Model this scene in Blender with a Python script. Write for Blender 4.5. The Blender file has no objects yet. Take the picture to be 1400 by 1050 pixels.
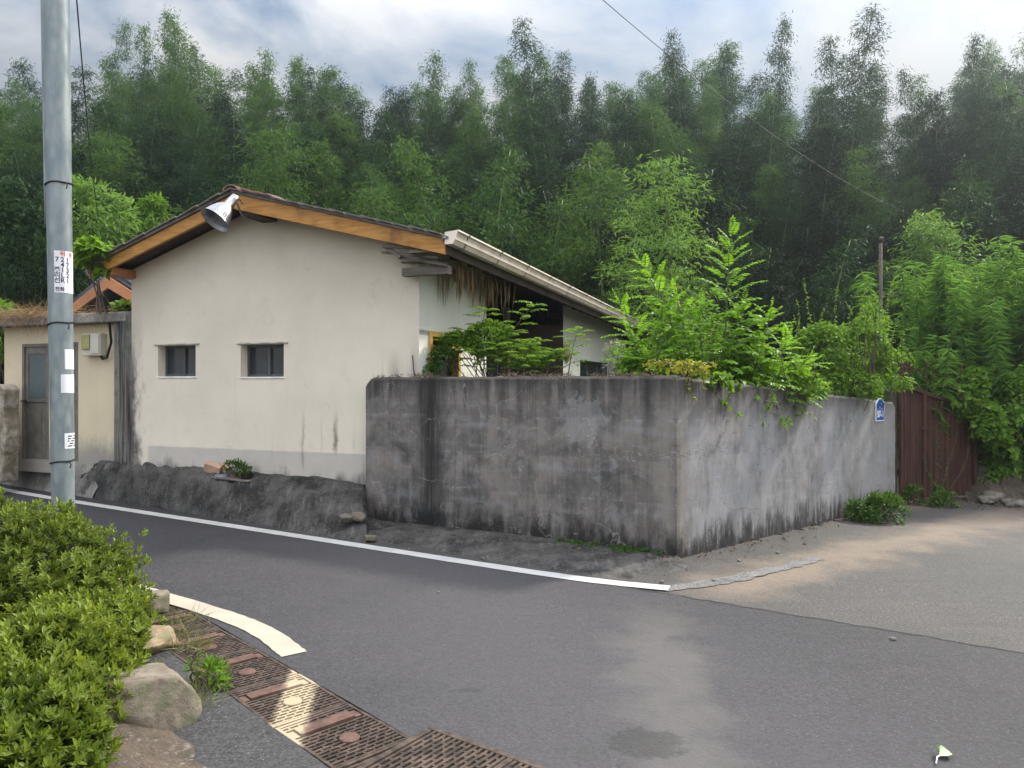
import bpy, bmesh, math, random
import numpy as np
from mathutils import Vector, Matrix, noise as mnoise
R = math.radians
S = bpy.context.scene
COL = S.collection
rng = np.random.default_rng(11)
random.seed(11)

# ------------------------------------------------------------------ camera, sky, sun, exposure
EYE = 1.7
F = 1020.0
cam_d = bpy.data.cameras.new('camera'); cam = bpy.data.objects.new('camera', cam_d); COL.objects.link(cam)
cam.location = (0, 0, EYE); cam.rotation_euler = (R(90), 0, 0)
cam_d.sensor_width = 36; cam_d.lens = 36 * F / 1400; cam_d.clip_start = .05; cam_d.clip_end = 2000
S.camera = cam

SUN_AZ, SUN_EL = 56, 40
sd = Vector((math.sin(R(SUN_AZ)) * math.cos(R(SUN_EL)), math.cos(R(SUN_AZ)) * math.cos(R(SUN_EL)), math.sin(R(SUN_EL))))
W = bpy.data.worlds.new('World'); S.world = W; W.use_nodes = True
wn = W.node_tree; bg = wn.nodes['Background']
sky = wn.nodes.new('ShaderNodeTexSky'); sky.sky_type = 'NISHITA'; sky.sun_disc = False
sky.sun_elevation = R(SUN_EL); sky.sun_rotation = R(SUN_AZ); sky.air_density = 1.2; sky.dust_density = .6
tc = wn.nodes.new('ShaderNodeTexCoord')
sep = wn.nodes.new('ShaderNodeSeparateXYZ'); wn.links.new(tc.outputs['Generated'], sep.inputs[0])
def wmath(op, a, b):
    n = wn.nodes.new('ShaderNodeMath'); n.operation = op
    for i, v in enumerate((a, b)):
        if isinstance(v, (int, float)): n.inputs[i].default_value = v
        else: wn.links.new(v, n.inputs[i])
    return n.outputs[0]
zz = wmath('ADD', wmath('MAXIMUM', sep.outputs[2], 0.0), .50)
cmb = wn.nodes.new('ShaderNodeCombineXYZ')
wn.links.new(wmath('DIVIDE', sep.outputs[0], zz), cmb.inputs[0]); wn.links.new(wmath('DIVIDE', sep.outputs[1], zz), cmb.inputs[1])
cn = wn.nodes.new('ShaderNodeTexNoise'); cn.inputs['Scale'].default_value = 2.3; cn.inputs['Detail'].default_value = 7
cn.inputs['Roughness'].default_value = .58; cn.inputs['Distortion'].default_value = .5
wn.links.new(cmb.outputs[0], cn.inputs['Vector'])
cr = wn.nodes.new('ShaderNodeValToRGB'); cr.color_ramp.elements[0].position = .36; cr.color_ramp.elements[1].position = .56
wn.links.new(cn.outputs[0], cr.inputs[0])
cn2 = wn.nodes.new('ShaderNodeTexNoise'); cn2.inputs['Scale'].default_value = 6.5; cn2.inputs['Detail'].default_value = 6
wn.links.new(cmb.outputs[0], cn2.inputs['Vector'])
cr2 = wn.nodes.new('ShaderNodeValToRGB')
cr2.color_ramp.elements[0].position = .3; cr2.color_ramp.elements[0].color = (8.4, 8.5, 8.8, 1)
cr2.color_ramp.elements[1].position = .7; cr2.color_ramp.elements[1].color = (9.0, 8.8, 8.6, 1)
wn.links.new(cn2.outputs[0], cr2.inputs[0])
cmix = wn.nodes.new('ShaderNodeMix'); cmix.data_type = 'RGBA'
cden = wmath('MULTIPLY', cr.outputs[0], .93)
wn.links.new(cden, cmix.inputs['Factor']); wn.links.new(sky.outputs[0], cmix.inputs['A']); wn.links.new(cr2.outputs[0], cmix.inputs['B'])
# overcast distribution: brightest overhead; glow added behind the camera to light the gable
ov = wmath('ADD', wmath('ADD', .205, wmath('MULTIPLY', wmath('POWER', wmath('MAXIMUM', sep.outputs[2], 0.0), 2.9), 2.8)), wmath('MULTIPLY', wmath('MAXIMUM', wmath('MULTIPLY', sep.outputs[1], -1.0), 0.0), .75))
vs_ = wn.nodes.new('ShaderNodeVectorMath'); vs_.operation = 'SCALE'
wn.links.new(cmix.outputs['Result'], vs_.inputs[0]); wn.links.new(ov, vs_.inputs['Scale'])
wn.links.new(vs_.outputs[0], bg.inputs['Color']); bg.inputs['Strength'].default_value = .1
sun_d = bpy.data.lights.new('sun', 'SUN'); sun = bpy.data.objects.new('sun', sun_d); COL.objects.link(sun)
sun_d.energy = 2.6; sun_d.angle = R(5); sun_d.color = (1, .93, .8)
sun.rotation_euler = (-sd).to_track_quat('-Z', 'Y').to_euler(); sun.location = (20, 20, 30)
S.view_settings.view_transform = 'Standard'; S.view_settings.look = 'None'; S.view_settings.gamma = 1
S.view_settings.exposure = 1.36
S.cycles.max_bounces = 6; S.cycles.transparent_max_bounces = 8; S.cycles.volume_bounces = 0
S.cycles.caustics_reflective = False; S.cycles.caustics_refractive = False

# ------------------------------------------------------------------ layout helpers
def gp(px, py, z=0.0):
    Z = F * (EYE - z) / (py - 525); return Vector(((px - 700) / F * Z, Z, z))
def at(px, py, Z): return Vector(((px - 700) / F * Z, Z, EYE - (py - 525) / F * Z))
CORNER = Vector((1.594, 7.225, 0)); WDIR = Vector((.6915, .7222, 0)); LDIR = Vector((-.8715, .4906, 0))
def zg(x, y):
    s = (x - CORNER.x) * WDIR.x + (y - CORNER.y) * WDIR.y
    return -.036 * min(max(s, 0), 9.0)

# ------------------------------------------------------------------ object helpers
def tag(o, label=None, cat=None, group=None, kind=None):
    if label: o['label'] = label
    if cat: o['category'] = cat
    if group: o['group'] = group
    if kind: o['kind'] = kind
    return o
def empty(name, loc=(0, 0, 0), rz=0, label=None, cat=None, group=None):
    o = bpy.data.objects.new(name, None); COL.objects.link(o); o.location = loc; o.rotation_euler = (0, 0, rz)
    o.empty_display_size = .1
    return tag(o, label, cat, group)
def link(name, me, mat, parent=None, smooth=False):
    o = bpy.data.objects.new(name, me); COL.objects.link(o)
    if mat: me.materials.append(mat)
    if parent: o.parent = parent
    if smooth: me.shade_smooth()
    return o
class MB:
    def __init__(s): s.v = []; s.f = []
    def add(s, vs, fs):
        b = len(s.v); s.v += [tuple(v) for v in vs]; s.f += [tuple(i + b for i in f) for f in fs]; return s
    def box(s, x0, x1, y0, y1, z0, z1):
        return s.add([(x0,y0,z0),(x1,y0,z0),(x1,y1,z0),(x0,y1,z0),(x0,y0,z1),(x1,y0,z1),(x1,y1,z1),(x0,y1,z1)],
                     [(0,3,2,1),(4,5,6,7),(0,1,5,4),(1,2,6,5),(2,3,7,6),(3,0,4,7)])
    def bar(s, p, q, w, h, up=(0, 0, 1)):
        p = Vector(p); q = Vector(q); d = (q - p).normalized(); u = Vector(up)
        a = d.cross(u).normalized() * w / 2; b = a.cross(d).normalized() * h / 2
        return s.add([p-a-b, p+a-b, p+a+b, p-a+b, q-a-b, q+a-b, q+a+b, q-a+b],
                     [(0,1,2,3),(7,6,5,4),(0,4,5,1),(1,5,6,2),(2,6,7,3),(3,7,4,0)])
    def tube(s, pts, r, n=8, r1=None):
        pts = [Vector(p) for p in pts]; k = len(pts); rings = []; vs = []; fs = []
        prev = None
        for i, p in enumerate(pts):
            d = (pts[min(i+1, k-1)] - pts[max(i-1, 0)]).normalized()
            if prev is None: a = d.cross(Vector((0, 0, 1)) if abs(d.z) < .9 else Vector((1, 0, 0))).normalized()
            else: a = (prev - d * prev.dot(d)).normalized()
            prev = a; b = d.cross(a)
            rr = r if r1 is None else r + (r1 - r) * i / (k - 1)
            for j in range(n):
                t = 2 * math.pi * j / n; vs.append(p + (a * math.cos(t) + b * math.sin(t)) * rr)
        for i in range(k - 1):
            for j in range(n):
                fs.append((i*n+j, i*n+(j+1) % n, (i+1)*n+(j+1) % n, (i+1)*n+j))
        fs.append(tuple(range(n))[::-1]); fs.append(tuple((k-1)*n + j for j in range(n)))
        return s.add(vs, fs)
    def lathe(s, prof, n=24, M=Matrix.Identity(4), rib=0.0, close=False):
        vs = []; fs = []
        for i, (r, z) in enumerate(prof):
            for j in range(n):
                t = 2 * math.pi * j / n; rr = r * (1 + (rib if j % 2 else -rib))
                vs.append(M @ Vector((rr * math.cos(t), rr * math.sin(t), z)))
        for i in range(len(prof) - 1):
            for j in range(n): fs.append((i*n+j, i*n+(j+1) % n, (i+1)*n+(j+1) % n, (i+1)*n+j))
        if close: fs.append(tuple(range(n))[::-1]); fs.append(tuple((len(prof)-1)*n + j for j in range(n)))
        return s.add(vs, fs)
    def prism(s, poly, axis, a0, a1):
        # polygon in the two other axes, extruded along axis
        n = len(poly); vs = []
        for a in (a0, a1):
            for p in poly:
                q = list(p); q.insert(axis, a); vs.append(q)
        fs = [tuple(range(n))[::-1], tuple(n + i for i in range(n))]
        for i in range(n): fs.append((i, (i+1) % n, n + (i+1) % n, n + i))
        return s.add(vs, fs)
    def build(s, name, mat, parent=None, smooth=False, bevel=0.0, fix=True):
        me = bpy.data.meshes.new(name); me.from_pydata(s.v, [], s.f); me.validate()
        if fix:
            bm = bmesh.new(); bm.from_mesh(me); bmesh.ops.recalc_face_normals(bm, faces=bm.faces[:]); bm.to_mesh(me); bm.free()
        o = link(name, me, mat, parent, smooth)
        if bevel:
            m = o.modifiers.new('bevel', 'BEVEL'); m.width = bevel; m.segments = 2; m.limit_method = 'ANGLE'; m.angle_limit = R(40)
        return o
def fbm(x, y, z=0.0, oct=4):
    return mnoise.fractal(Vector((x, y, z)), 1.0, 2.0, oct)

# ------------------------------------------------------------------ material helpers
class MT:
    def __init__(s, name):
        s.m = bpy.data.materials.new(name); s.m.use_nodes = True; s.t = s.m.node_tree
        s.p = s.t.nodes['Principled BSDF']; s.p.inputs['Specular IOR Level'].default_value = .3
    def node(s, ty, ins=None, **at_):
        n = s.t.nodes.new(ty)
        for k, v in at_.items(): setattr(n, k, v)
        for k, v in (ins or {}).items(): s.put(n.inputs[k], v)
        return n
    def put(s, sock, v):
        if isinstance(v, bpy.types.NodeSocket): s.t.links.new(v, sock)
        elif isinstance(v, tuple) and len(v) == 3 and sock.type == 'RGBA': sock.default_value = (*v, 1)
        else: sock.default_value = v
    def obj(s): return s.node('ShaderNodeTexCoord').outputs['Object']
    def pos(s): return s.node('ShaderNodeNewGeometry').outputs['Position']
    def xyz(s, v): n = s.node('ShaderNodeSeparateXYZ', {0: v}); return n.outputs
    def map(s, v, sc=(1, 1, 1), loc=(0, 0, 0), rot=(0, 0, 0)):
        return s.node('ShaderNodeMapping', {'Vector': v, 'Scale': sc, 'Location': loc, 'Rotation': rot}).outputs[0]
    def noise(s, v, sc, det=4, ro=.55, dist=0): return s.node('ShaderNodeTexNoise', {'Vector': v, 'Scale': sc, 'Detail': det, 'Roughness': ro, 'Distortion': dist}).outputs[0]
    def voro(s, v, sc, feat='F1'): return s.node('ShaderNodeTexVoronoi', {'Vector': v, 'Scale': sc}, feature=feat).outputs[0]
    def mth(s, op, a, b=0.0, c=0.0, clamp=False):
        n = s.node('ShaderNodeMath', operation=op, use_clamp=clamp)
        for i, v in enumerate((a, b, c)): s.put(n.inputs[i], v)
        return n.outputs[0]
    def ss(s, v, a, b, lo=0.0, hi=1.0):   # smoothstep remap
        return s.node('ShaderNodeMapRange', {0: v, 1: a, 2: b, 3: lo, 4: hi}, interpolation_type='SMOOTHSTEP').outputs[0]
    def ramp(s, v, stops):
        n = s.node('ShaderNodeValToRGB', {0: v}); e = n.color_ramp.elements
        while len(e) < len(stops): e.new(.5)
        for i, (p, c) in enumerate(stops): e[i].position = p; e[i].color = (*c, 1)
        return n.outputs[0]
    def mix(s, f, a, b, blend='MIX'):
        n = s.node('ShaderNodeMix', data_type='RGBA', blend_type=blend)
        s.put(n.inputs['Factor'], f); s.put(n.inputs['A'], a); s.put(n.inputs['B'], b); return n.outputs['Result']
    def bump(s, h, st=.3, d=.01, nrm=None):
        n = s.node('ShaderNodeBump', {'Height': h, 'Strength': st, 'Distance': d})
        if nrm: s.put(n.inputs['Normal'], nrm)
        return n.outputs[0]
    def out(s, col, rough=.8, nrm=None, metal=0.0, spec=None):
        s.put(s.p.inputs['Base Color'], col); s.put(s.p.inputs['Roughness'], rough); s.put(s.p.inputs['Metallic'], metal)
        if nrm: s.put(s.p.inputs['Normal'], nrm)
        if spec is not None: s.put(s.p.inputs['Specular IOR Level'], spec)
        return s.m
def gauss(m, v, c, w):   # 1 at c, falls off over w
    d = m.mth('ABSOLUTE', m.mth('SUBTRACT', v, c)); return m.ss(d, 0.0, w, 1.0, 0.0)

def leaf_mat(name, c0, c1, trans=.35, rough=.45, spec=.35):
    m = MT(name)
    a = m.node('ShaderNodeAttribute', attribute_name='tint').outputs['Fac']
    oi = m.node('ShaderNodeObjectInfo').outputs['Random']
    f = m.mth('ADD', m.mth('MULTIPLY', a, .6), m.mth('MULTIPLY', oi, .4))
    col = m.mix(f, c0, c1)
    m.put(m.p.inputs['Base Color'], col); m.put(m.p.inputs['Roughness'], rough); m.put(m.p.inputs['Specular IOR Level'], spec)
    tr = m.node('ShaderNodeBsdfTranslucent', {'Color': m.mix(.5, col, m.mix(1.0, col, (1.5, 1.4, .5), 'MULTIPLY'))})
    mx = m.node('ShaderNodeMixShader', {0: trans, 1: m.p.outputs[0], 2: tr.outputs[0]})
    m.t.links.new(mx.outputs[0], m.t.nodes['Material Output'].inputs['Surface'])
    return m.m

def wood(name, c0, c1, axis=0, rough=.7, wear_sun=.5):
    m = MT(name); o = m.obj(); sc = [9, 9, 9]; sc[axis] = .8
    g = m.noise(m.map(o, tuple(sc)), 4, 6, .65, .6); b = m.noise(o, 2.2, 4)
    col = m.mix(m.ss(g, .3, .7), c0, c1)
    col = m.mix(m.mth('MULTIPLY', m.ss(b, .5, .72), wear_sun), col, tuple(x * .28 for x in c0))
    return m.out(col, rough, m.bump(g, .35, .006))
def plain(name, c, rough=.6, metal=0.0, var=.25, sc=6.0, bump=.15):
    m = MT(name); n = m.noise(m.obj(), sc, 5, .6)
    col = m.mix(m.ss(n, .3, .75), tuple(x * (1 - var) for x in c), tuple(min(1, x * (1 + var)) for x in c))
    return m.out(col, rough, m.bump(m.noise(m.obj(), sc * 9, 3), bump, .004), metal)

# ------------------------------------------------------------------ materials: setting
def asphalt(name, base, hue, sandy=False):
    m = MT(name); p = m.pos()
    g1 = m.noise(p, 60, 5, .82); g2 = m.voro(p, 48); big = m.noise(p, .55, 5, .6); mid = m.noise(m.map(p, (1, 1, 1), rot=(0, 0, .55)), 3.2, 5, .65)
    c0 = tuple(base * h * .3 for h in hue); c1 = tuple(base * h * 1.95 for h in hue)
    col = m.mix(m.ss(g1, .38, .62), c0, c1)
    col = m.mix(m.mth('MULTIPLY', m.mth('MULTIPLY', m.ss(g2, .26, .08), m.ss(m.noise(p, 23, 3), .45, .6)), .85), col, tuple(min(1, base * 6 * h) for h in hue))
    col = m.mix(m.ss(big, .3, .72, 0, .6), col, m.mix(1.0, col, (1.45, 1.38, 1.32), 'MULTIPLY'))
    col = m.mix(m.ss(mid, .5, .75, 0, .45), col, m.mix(1.0, col, (.68, .68, .72), 'MULTIPLY'))
    lane = m.noise(m.map(p, (.7, 9, 1), rot=(0, 0, .56)), 1.0, 5, .65)
    col = m.mix(m.ss(lane, .52, .7, 0, .4), col, m.mix(1.0, col, (.62, .61, .63), 'MULTIPLY')); col = m.mix(m.ss(lane, .46, .3, 0, .3), col, m.mix(1.0, col, (1.4, 1.38, 1.36), 'MULTIPLY'))
    wv = m.node('ShaderNodeVectorMath', {0: p, 1: m.node('ShaderNodeTexNoise', {'Vector': p, 'Scale': 2.2, 'Detail': 7, 'Roughness': .7}).outputs['Color']}, operation='ADD').outputs[0]
    ck = m.voro(m.map(wv, (.55, .55, .55)), 1.0, 'DISTANCE_TO_EDGE')
    col = m.mix(m.mth('MULTIPLY', m.ss(ck, .0045, .001, 0, .8), m.ss(big, .44, .56)), col, (.012, .012, .013))
    spk = m.voro(p, 17); col = m.mix(m.ss(spk, .055, .035, 0, .8), col, (.22, .21, .2))
    x, y, z = m.xyz(p)
    if sandy:
        # sand washed along the foot of the wall
        d = m.mth('ADD', m.mth('MULTIPLY', m.mth('SUBTRACT', x, 1.6), -.654), m.mth('MULTIPLY', m.mth('SUBTRACT', y, 6.05), .756))
        s = m.mth('ADD', m.mth('MULTIPLY', m.mth('SUBTRACT', x, 1.6), .756), m.mth('MULTIPLY', m.mth('SUBTRACT', y, 6.05), .654))
        n = m.noise(m.map(p, (1, 1, 1), rot=(0, 0, -.71)), 1.5, 6, .68)
        dw = m.mth('ADD', d, m.mth('MULTIPLY', m.mth('SUBTRACT', n, .5), 1.3))
        msk = m.mth('MULTIPLY', gauss(m, dw, .0, .62), m.mth('MULTIPLY', m.ss(s, -.5, .5), m.ss(s, 10.5, 6.5)))
        sp = m.noise(p, 60, 4, .7)
        msk = m.mth('MULTIPLY', msk, m.ss(sp, .22, .6, .45, 1))
        sandc = m.mix(m.noise(p, 9, 4), (.165, .125, .088), (.25, .19, .135))
        col = m.mix(m.mth('MULTIPLY', msk, .62), col, sandc)
        dirt = m.mth('MULTIPLY', m.ss(m.mth('ADD', d, m.mth('MULTIPLY', n, .7)), 1.0, 1.8), m.ss(s, 6.2, 7.6))
        col = m.mix(m.mth('MULTIPLY', dirt, .7), col, (.17, .125, .09))
    else:
        # beige band painted for a sun dapple, dusty wheel wear, damp blot, scuff
        wear_sun = m.mth('MULTIPLY', gauss(m, m.mth('ADD', m.mth('SUBTRACT', x, m.mth('MULTIPLY', m.mth('SUBTRACT', y, 3.4), .12)), m.mth('MULTIPLY', m.mth('SUBTRACT', mid, .5), .9)), .78, .42), m.ss(y, 6.2, 4.6))
        col = m.mix(m.mth('MULTIPLY', wear_sun, .42), col, (.135, .12, .108))
        dust = m.mth('MULTIPLY', gauss(m, m.mth('ADD', m.mth('ADD', x, m.mth('MULTIPLY', y, .35)), m.mth('MULTIPLY', m.mth('SUBTRACT', big, .5), 1.6)), 1.6, 2.6), m.ss(g1, .25, .6, .5, 1))
        col = m.mix(m.mth('MULTIPLY', dust, .5), col, (.072, .068, .071))
        def blot(cx, cy, rx, ry, c, st):
            dx = m.mth('DIVIDE', m.mth('SUBTRACT', x, cx), rx); dy = m.mth('DIVIDE', m.mth('SUBTRACT', y, cy), ry)
            r = m.mth('ADD', m.mth('SQRT', m.mth('ADD', m.mth('MULTIPLY', dx, dx), m.mth('MULTIPLY', dy, dy))), m.mth('MULTIPLY', m.mth('SUBTRACT', m.noise(p, 9, 7, .75), .5), 2.3))
            return m.mix(m.mth('MULTIPLY', m.mth('MULTIPLY', m.ss(r, 1.05, .8), st), m.ss(g1, .25, .6, 1, .6)), col, c)
        q = gp(885, 1017); col = blot(q.x, q.y, .21, .14, (.018, .019, .017), .8)
        q = gp(800, 1028); col = blot(q.x, q.y, .10, .11, (.03, .031, .027), .35)
        q = gp(640, 946); col = blot(q.x, q.y, .10, .03, (.014, .014, .015), .6)
        q = gp(780, 905); col = blot(q.x, q.y, .3, .06, (.026, .026, .028), .18)
    h = m.mth('ADD', m.mth('MULTIPLY', g1, .7), m.mth('MULTIPLY', g2, .6))
    return m.out(col, m.ss(g1, .3, .7, .72, .92), m.bump(h, .55, .006), spec=.35)
M_ROAD = asphalt('new_asphalt', .019, (1.0, .97, 1.1))
M_SIDE = asphalt('old_asphalt', .034, (1.06, 1.0, .95), True)
M_FOOT = asphalt('path_asphalt', .025, (1.0, 1.0, 1.03))
def line_paint(name, c, keep):
    m = MT(name); p = m.pos(); n = m.noise(p, 55, 5, .7); n2 = m.noise(p, 4, 4)
    ch = m.mth('ADD', m.mth('MULTIPLY', n, .75), m.mth('MULTIPLY', n2, .35))
    col = m.mix(m.ss(n2, .3, .7), c, tuple(x * .86 for x in c))
    cell = m.voro(m.map(p, (1, 1, 1)), .9, 'DISTANCE_TO_EDGE')
    col = m.mix(m.ss(cell, .006, .002, 0, .5), col, (.3, .29, .27))
    col = m.mix(m.ss(ch, keep, keep - .05), col, (.06, .058, .058))
    return m.out(col, .75, m.bump(n, .3, .004))
M_LINE = line_paint('line_paint', (.41, .40, .385), .365)
M_LINE2 = line_paint('cream_line_paint', (.35, .305, .24), .37)
M_OLDLINE = line_paint('worn_line_paint', (.15, .145, .14), .56)

def earth(name, c0, c1, sc=3.0, bump=.8, grit=(.35, .33, .31)):
    m = MT(name); p = m.pos()
    a = m.noise(p, sc, 7, .65); b = m.noise(p, 38, 5, .7); v = m.voro(p, 26)
    col = m.mix(m.ss(a, .32, .68), c0, c1)
    col = m.mix(m.ss(b, .56, .7, 0, .75), col, grit)
    col = m.mix(m.ss(v, .25, .08, 0, .5), col, tuple(x * .35 for x in c0))
    stk = m.noise(m.map(p, (16, 4, 3), rot=(0, 0, .5)), 1.0, 6, .75); g9 = m.noise(p, 75, 3, .7)
    col = m.mix(m.ss(stk, .52, .72, 0, .5), col, tuple(x * 1.15 for x in grit)); col = m.mix(m.ss(stk, .45, .3, 0, .7), col, tuple(x * .4 for x in c0))
    col = m.mix(m.ss(g9, .35, .65, .35, 0), col, tuple(x * .25 for x in c0))
    h = m.mth('ADD', m.mth('ADD', b, m.mth('MULTIPLY', v, .5)), stk)
    return m.out(col, .95, m.bump(h, bump, .03))
M_BANK = earth('mortar_bank', (.020, .019, .018), (.10, .095, .088), 3.0, .6, (.20, .19, .178))
M_APRON = earth('mortar_apron', (.10, .094, .085), (.26, .245, .22), 2.5, .5, (.34, .32, .29))
M_SOIL = earth('soil', (.05, .04, .03), (.12, .09, .065), 2.0)
M_GROUND = earth('ground_soil', (.03, .035, .02), (.07, .065, .04), .4)
M_HILL = earth('forest_floor', (.012, .018, .009), (.035, .042, .02), .3)
M_DIRTBANK = earth('dirt_rubble', (.06, .048, .035), (.15, .12, .09), 2.0, .9, (.24, .21, .18))

def stained_wall(name, base, face):
    """raw concrete: u along the wall, z up; face picks the stain layout"""
    m = MT(name); o = m.obj(); x, y, z = m.xyz(o)
    wx = m.mth('ADD', x, m.mth('MULTIPLY', m.mth('SUBTRACT', m.noise(o, 1.5, 5), .5), .22))
    st = m.noise(m.map(o, (9.0, 9.0, .55)), 1.0, 6, .68, .3)          # vertical runs
    st2 = m.noise(m.map(o, (34, 34, 1.1)), 1.0, 4, .7)
    bl = m.noise(o, 2.3, 8, .66, .5); gr = m.noise(o, 60, 4, .7); bands = m.noise(m.map(o, (1.1, 1.1, 7)), 1.0, 5, .6)
    warm = tuple(base * k for k in (1.12, .99, .89)); cool = tuple(base * k for k in (1.35, 1.36, 1.42)); dark = tuple(base * k for k in (.36, .35, .34))
    t = m.mth('ADD', m.mth('MULTIPLY', st, .38), m.mth('MULTIPLY', bl, .67)); mot = m.noise(o, 6.5, 7, .7, .4)
    col = m.mix(m.ss(t, .36, .66), dark, warm)
    col = m.mix(m.ss(mot, .5, .68, 0, .55), col, cool); col = m.mix(m.ss(mot, .44, .3, 0, .5), col, dark)
    for zj in (.52, .93, 1.34):   # pour joints
        jn = m.mth('ADD', m.mth('SUBTRACT', z, zj), m.mth('MULTIPLY', m.mth('SUBTRACT', bl, .5), .10))
        col = m.mix(m.mth('MULTIPLY', m.ss(m.mth('ABSOLUTE', jn), .014, .0, 0, .30), m.ss(mot, .48, .62)), col, tuple(base * 1.9 for k in range(3)))
        col = m.mix(m.mth('MULTIPLY', m.mth('MULTIPLY', m.ss(jn, .0, .02), m.ss(jn, .20, .03)), m.ss(st, .45, .6, 0, .4)), col, dark)
    col = m.mix(m.ss(bands, .52, .7, 0, .4), col, cool)
    col = m.mix(m.ss(st2, .5, .8, 0, .35), col, dark)
    col = m.mix(m.ss(st2, .48, .25, 0, .3), col, tuple(base * k for k in (1.7, 1.62, 1.5)))
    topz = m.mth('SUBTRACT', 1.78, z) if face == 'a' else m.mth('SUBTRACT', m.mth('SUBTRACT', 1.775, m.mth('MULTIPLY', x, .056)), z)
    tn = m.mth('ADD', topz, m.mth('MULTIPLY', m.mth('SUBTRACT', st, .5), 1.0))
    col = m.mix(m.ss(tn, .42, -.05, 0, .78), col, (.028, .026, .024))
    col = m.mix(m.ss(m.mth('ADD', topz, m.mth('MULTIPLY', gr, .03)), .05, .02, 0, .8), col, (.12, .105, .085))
    if face == 'a':
        def u_of(px):
            t_ = (px - 700) / F; k = (CORNER.x - t_ * CORNER.y) / (t_ * LDIR.y - LDIR.x); return k
        run = m.mth('MULTIPLY', gauss(m, wx, u_of(588), .30), m.ss(z, -.1, .6, .8, 1))
        col = m.mix(m.mth('MULTIPLY', m.mth('MULTIPLY', run, m.ss(st2, .25, .55, .55, 1)), .95), col, (.020, .019, .019))
        col = m.mix(m.mth('MULTIPLY', gauss(m, wx, u_of(884), .10), m.ss(z, .9, 1.7, .1, .7)), col, (.03, .028, .027))
        # patch where the render fell off
        d1 = m.mth('SUBTRACT', x, u_of(797)); d2 = m.mth('MULTIPLY', m.mth('SUBTRACT', z, 1.33), 1.1)
        r = m.mth('ADD', m.mth('SQRT', m.mth('ADD', m.mth('MULTIPLY', d1, d1), m.mth('MULTIPLY', d2, d2))), m.mth('MULTIPLY', m.mth('SUBTRACT', m.noise(o, 7, 8, .75), .5), .85))
        col = m.mix(m.ss(r, .27, .13, 0, .38), col, (.27, .265, .27)); col = m.mix(m.ss(m.mth('ABSOLUTE', m.mth('SUBTRACT', r, .22)), .05, .0, 0, .3), col, (.32, .32, .33))
        col = m.mix(m.mth('MULTIPLY', gauss(m, wx, .10, .13), m.ss(z, 1.75, 1.2, 0, .6)), col, (.26, .235, .20))
        base_h = .42
    else:
        wash = m.mth('MULTIPLY', m.ss(m.noise(m.map(o, (2.2, 2.2, 1.1)), 1.0, 7, .7), .25, .62), m.mth('MULTIPLY', m.ss(z, 1.65, 1.1), m.ss(x, .05, .35)))
        col = m.mix(m.mth('MULTIPLY', wash, .62), col, (.34, .345, .365))
        col = m.mix(m.mth('MULTIPLY', gauss(m, wx, .10, .12), m.ss(z, 1.7, 1.0, 0, .55)), col, (.27, .245, .21))
        col = m.mix(m.ss(x, 3.6, 6.2, 0, .38), col, (.29, .275, .25))
        base_h = .36
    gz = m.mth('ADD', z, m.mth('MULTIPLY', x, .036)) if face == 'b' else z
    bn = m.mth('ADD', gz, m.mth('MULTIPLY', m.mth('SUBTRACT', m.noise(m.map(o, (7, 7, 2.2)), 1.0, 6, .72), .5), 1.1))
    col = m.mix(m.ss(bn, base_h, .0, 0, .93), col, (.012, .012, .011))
    crk = m.voro(m.map(m.node('ShaderNodeVectorMath', {0: o, 1: m.node('ShaderNodeTexNoise', {'Vector': o, 'Scale': 3.0, 'Detail': 5}).outputs['Color']}, operation='ADD').outputs[0], (1, 1, 1.4)), .95, 'DISTANCE_TO_EDGE')
    ck = m.mth('MULTIPLY', m.ss(crk, .009, .002), m.ss(bl, .42, .56))
    col = m.mix(m.mth('MULTIPLY', ck, .55), col, (.33, .32, .31) if face == 'a' else (.06, .06, .06))
    col = m.mix(m.ss(gr, .3, .75, 0, .35), col, m.mix(1.0, col, (.55, .55, .55), 'MULTIPLY'))
    h = m.mth('ADD', m.mth('MULTIPLY', gr, .4), m.mth('ADD', m.mth('MULTIPLY', bands, .6), m.mth('MULTIPLY', m.ss(crk, .012, .0), -.6)))
    return m.out(col, .92, m.bump(h, .5, .012))

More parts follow.
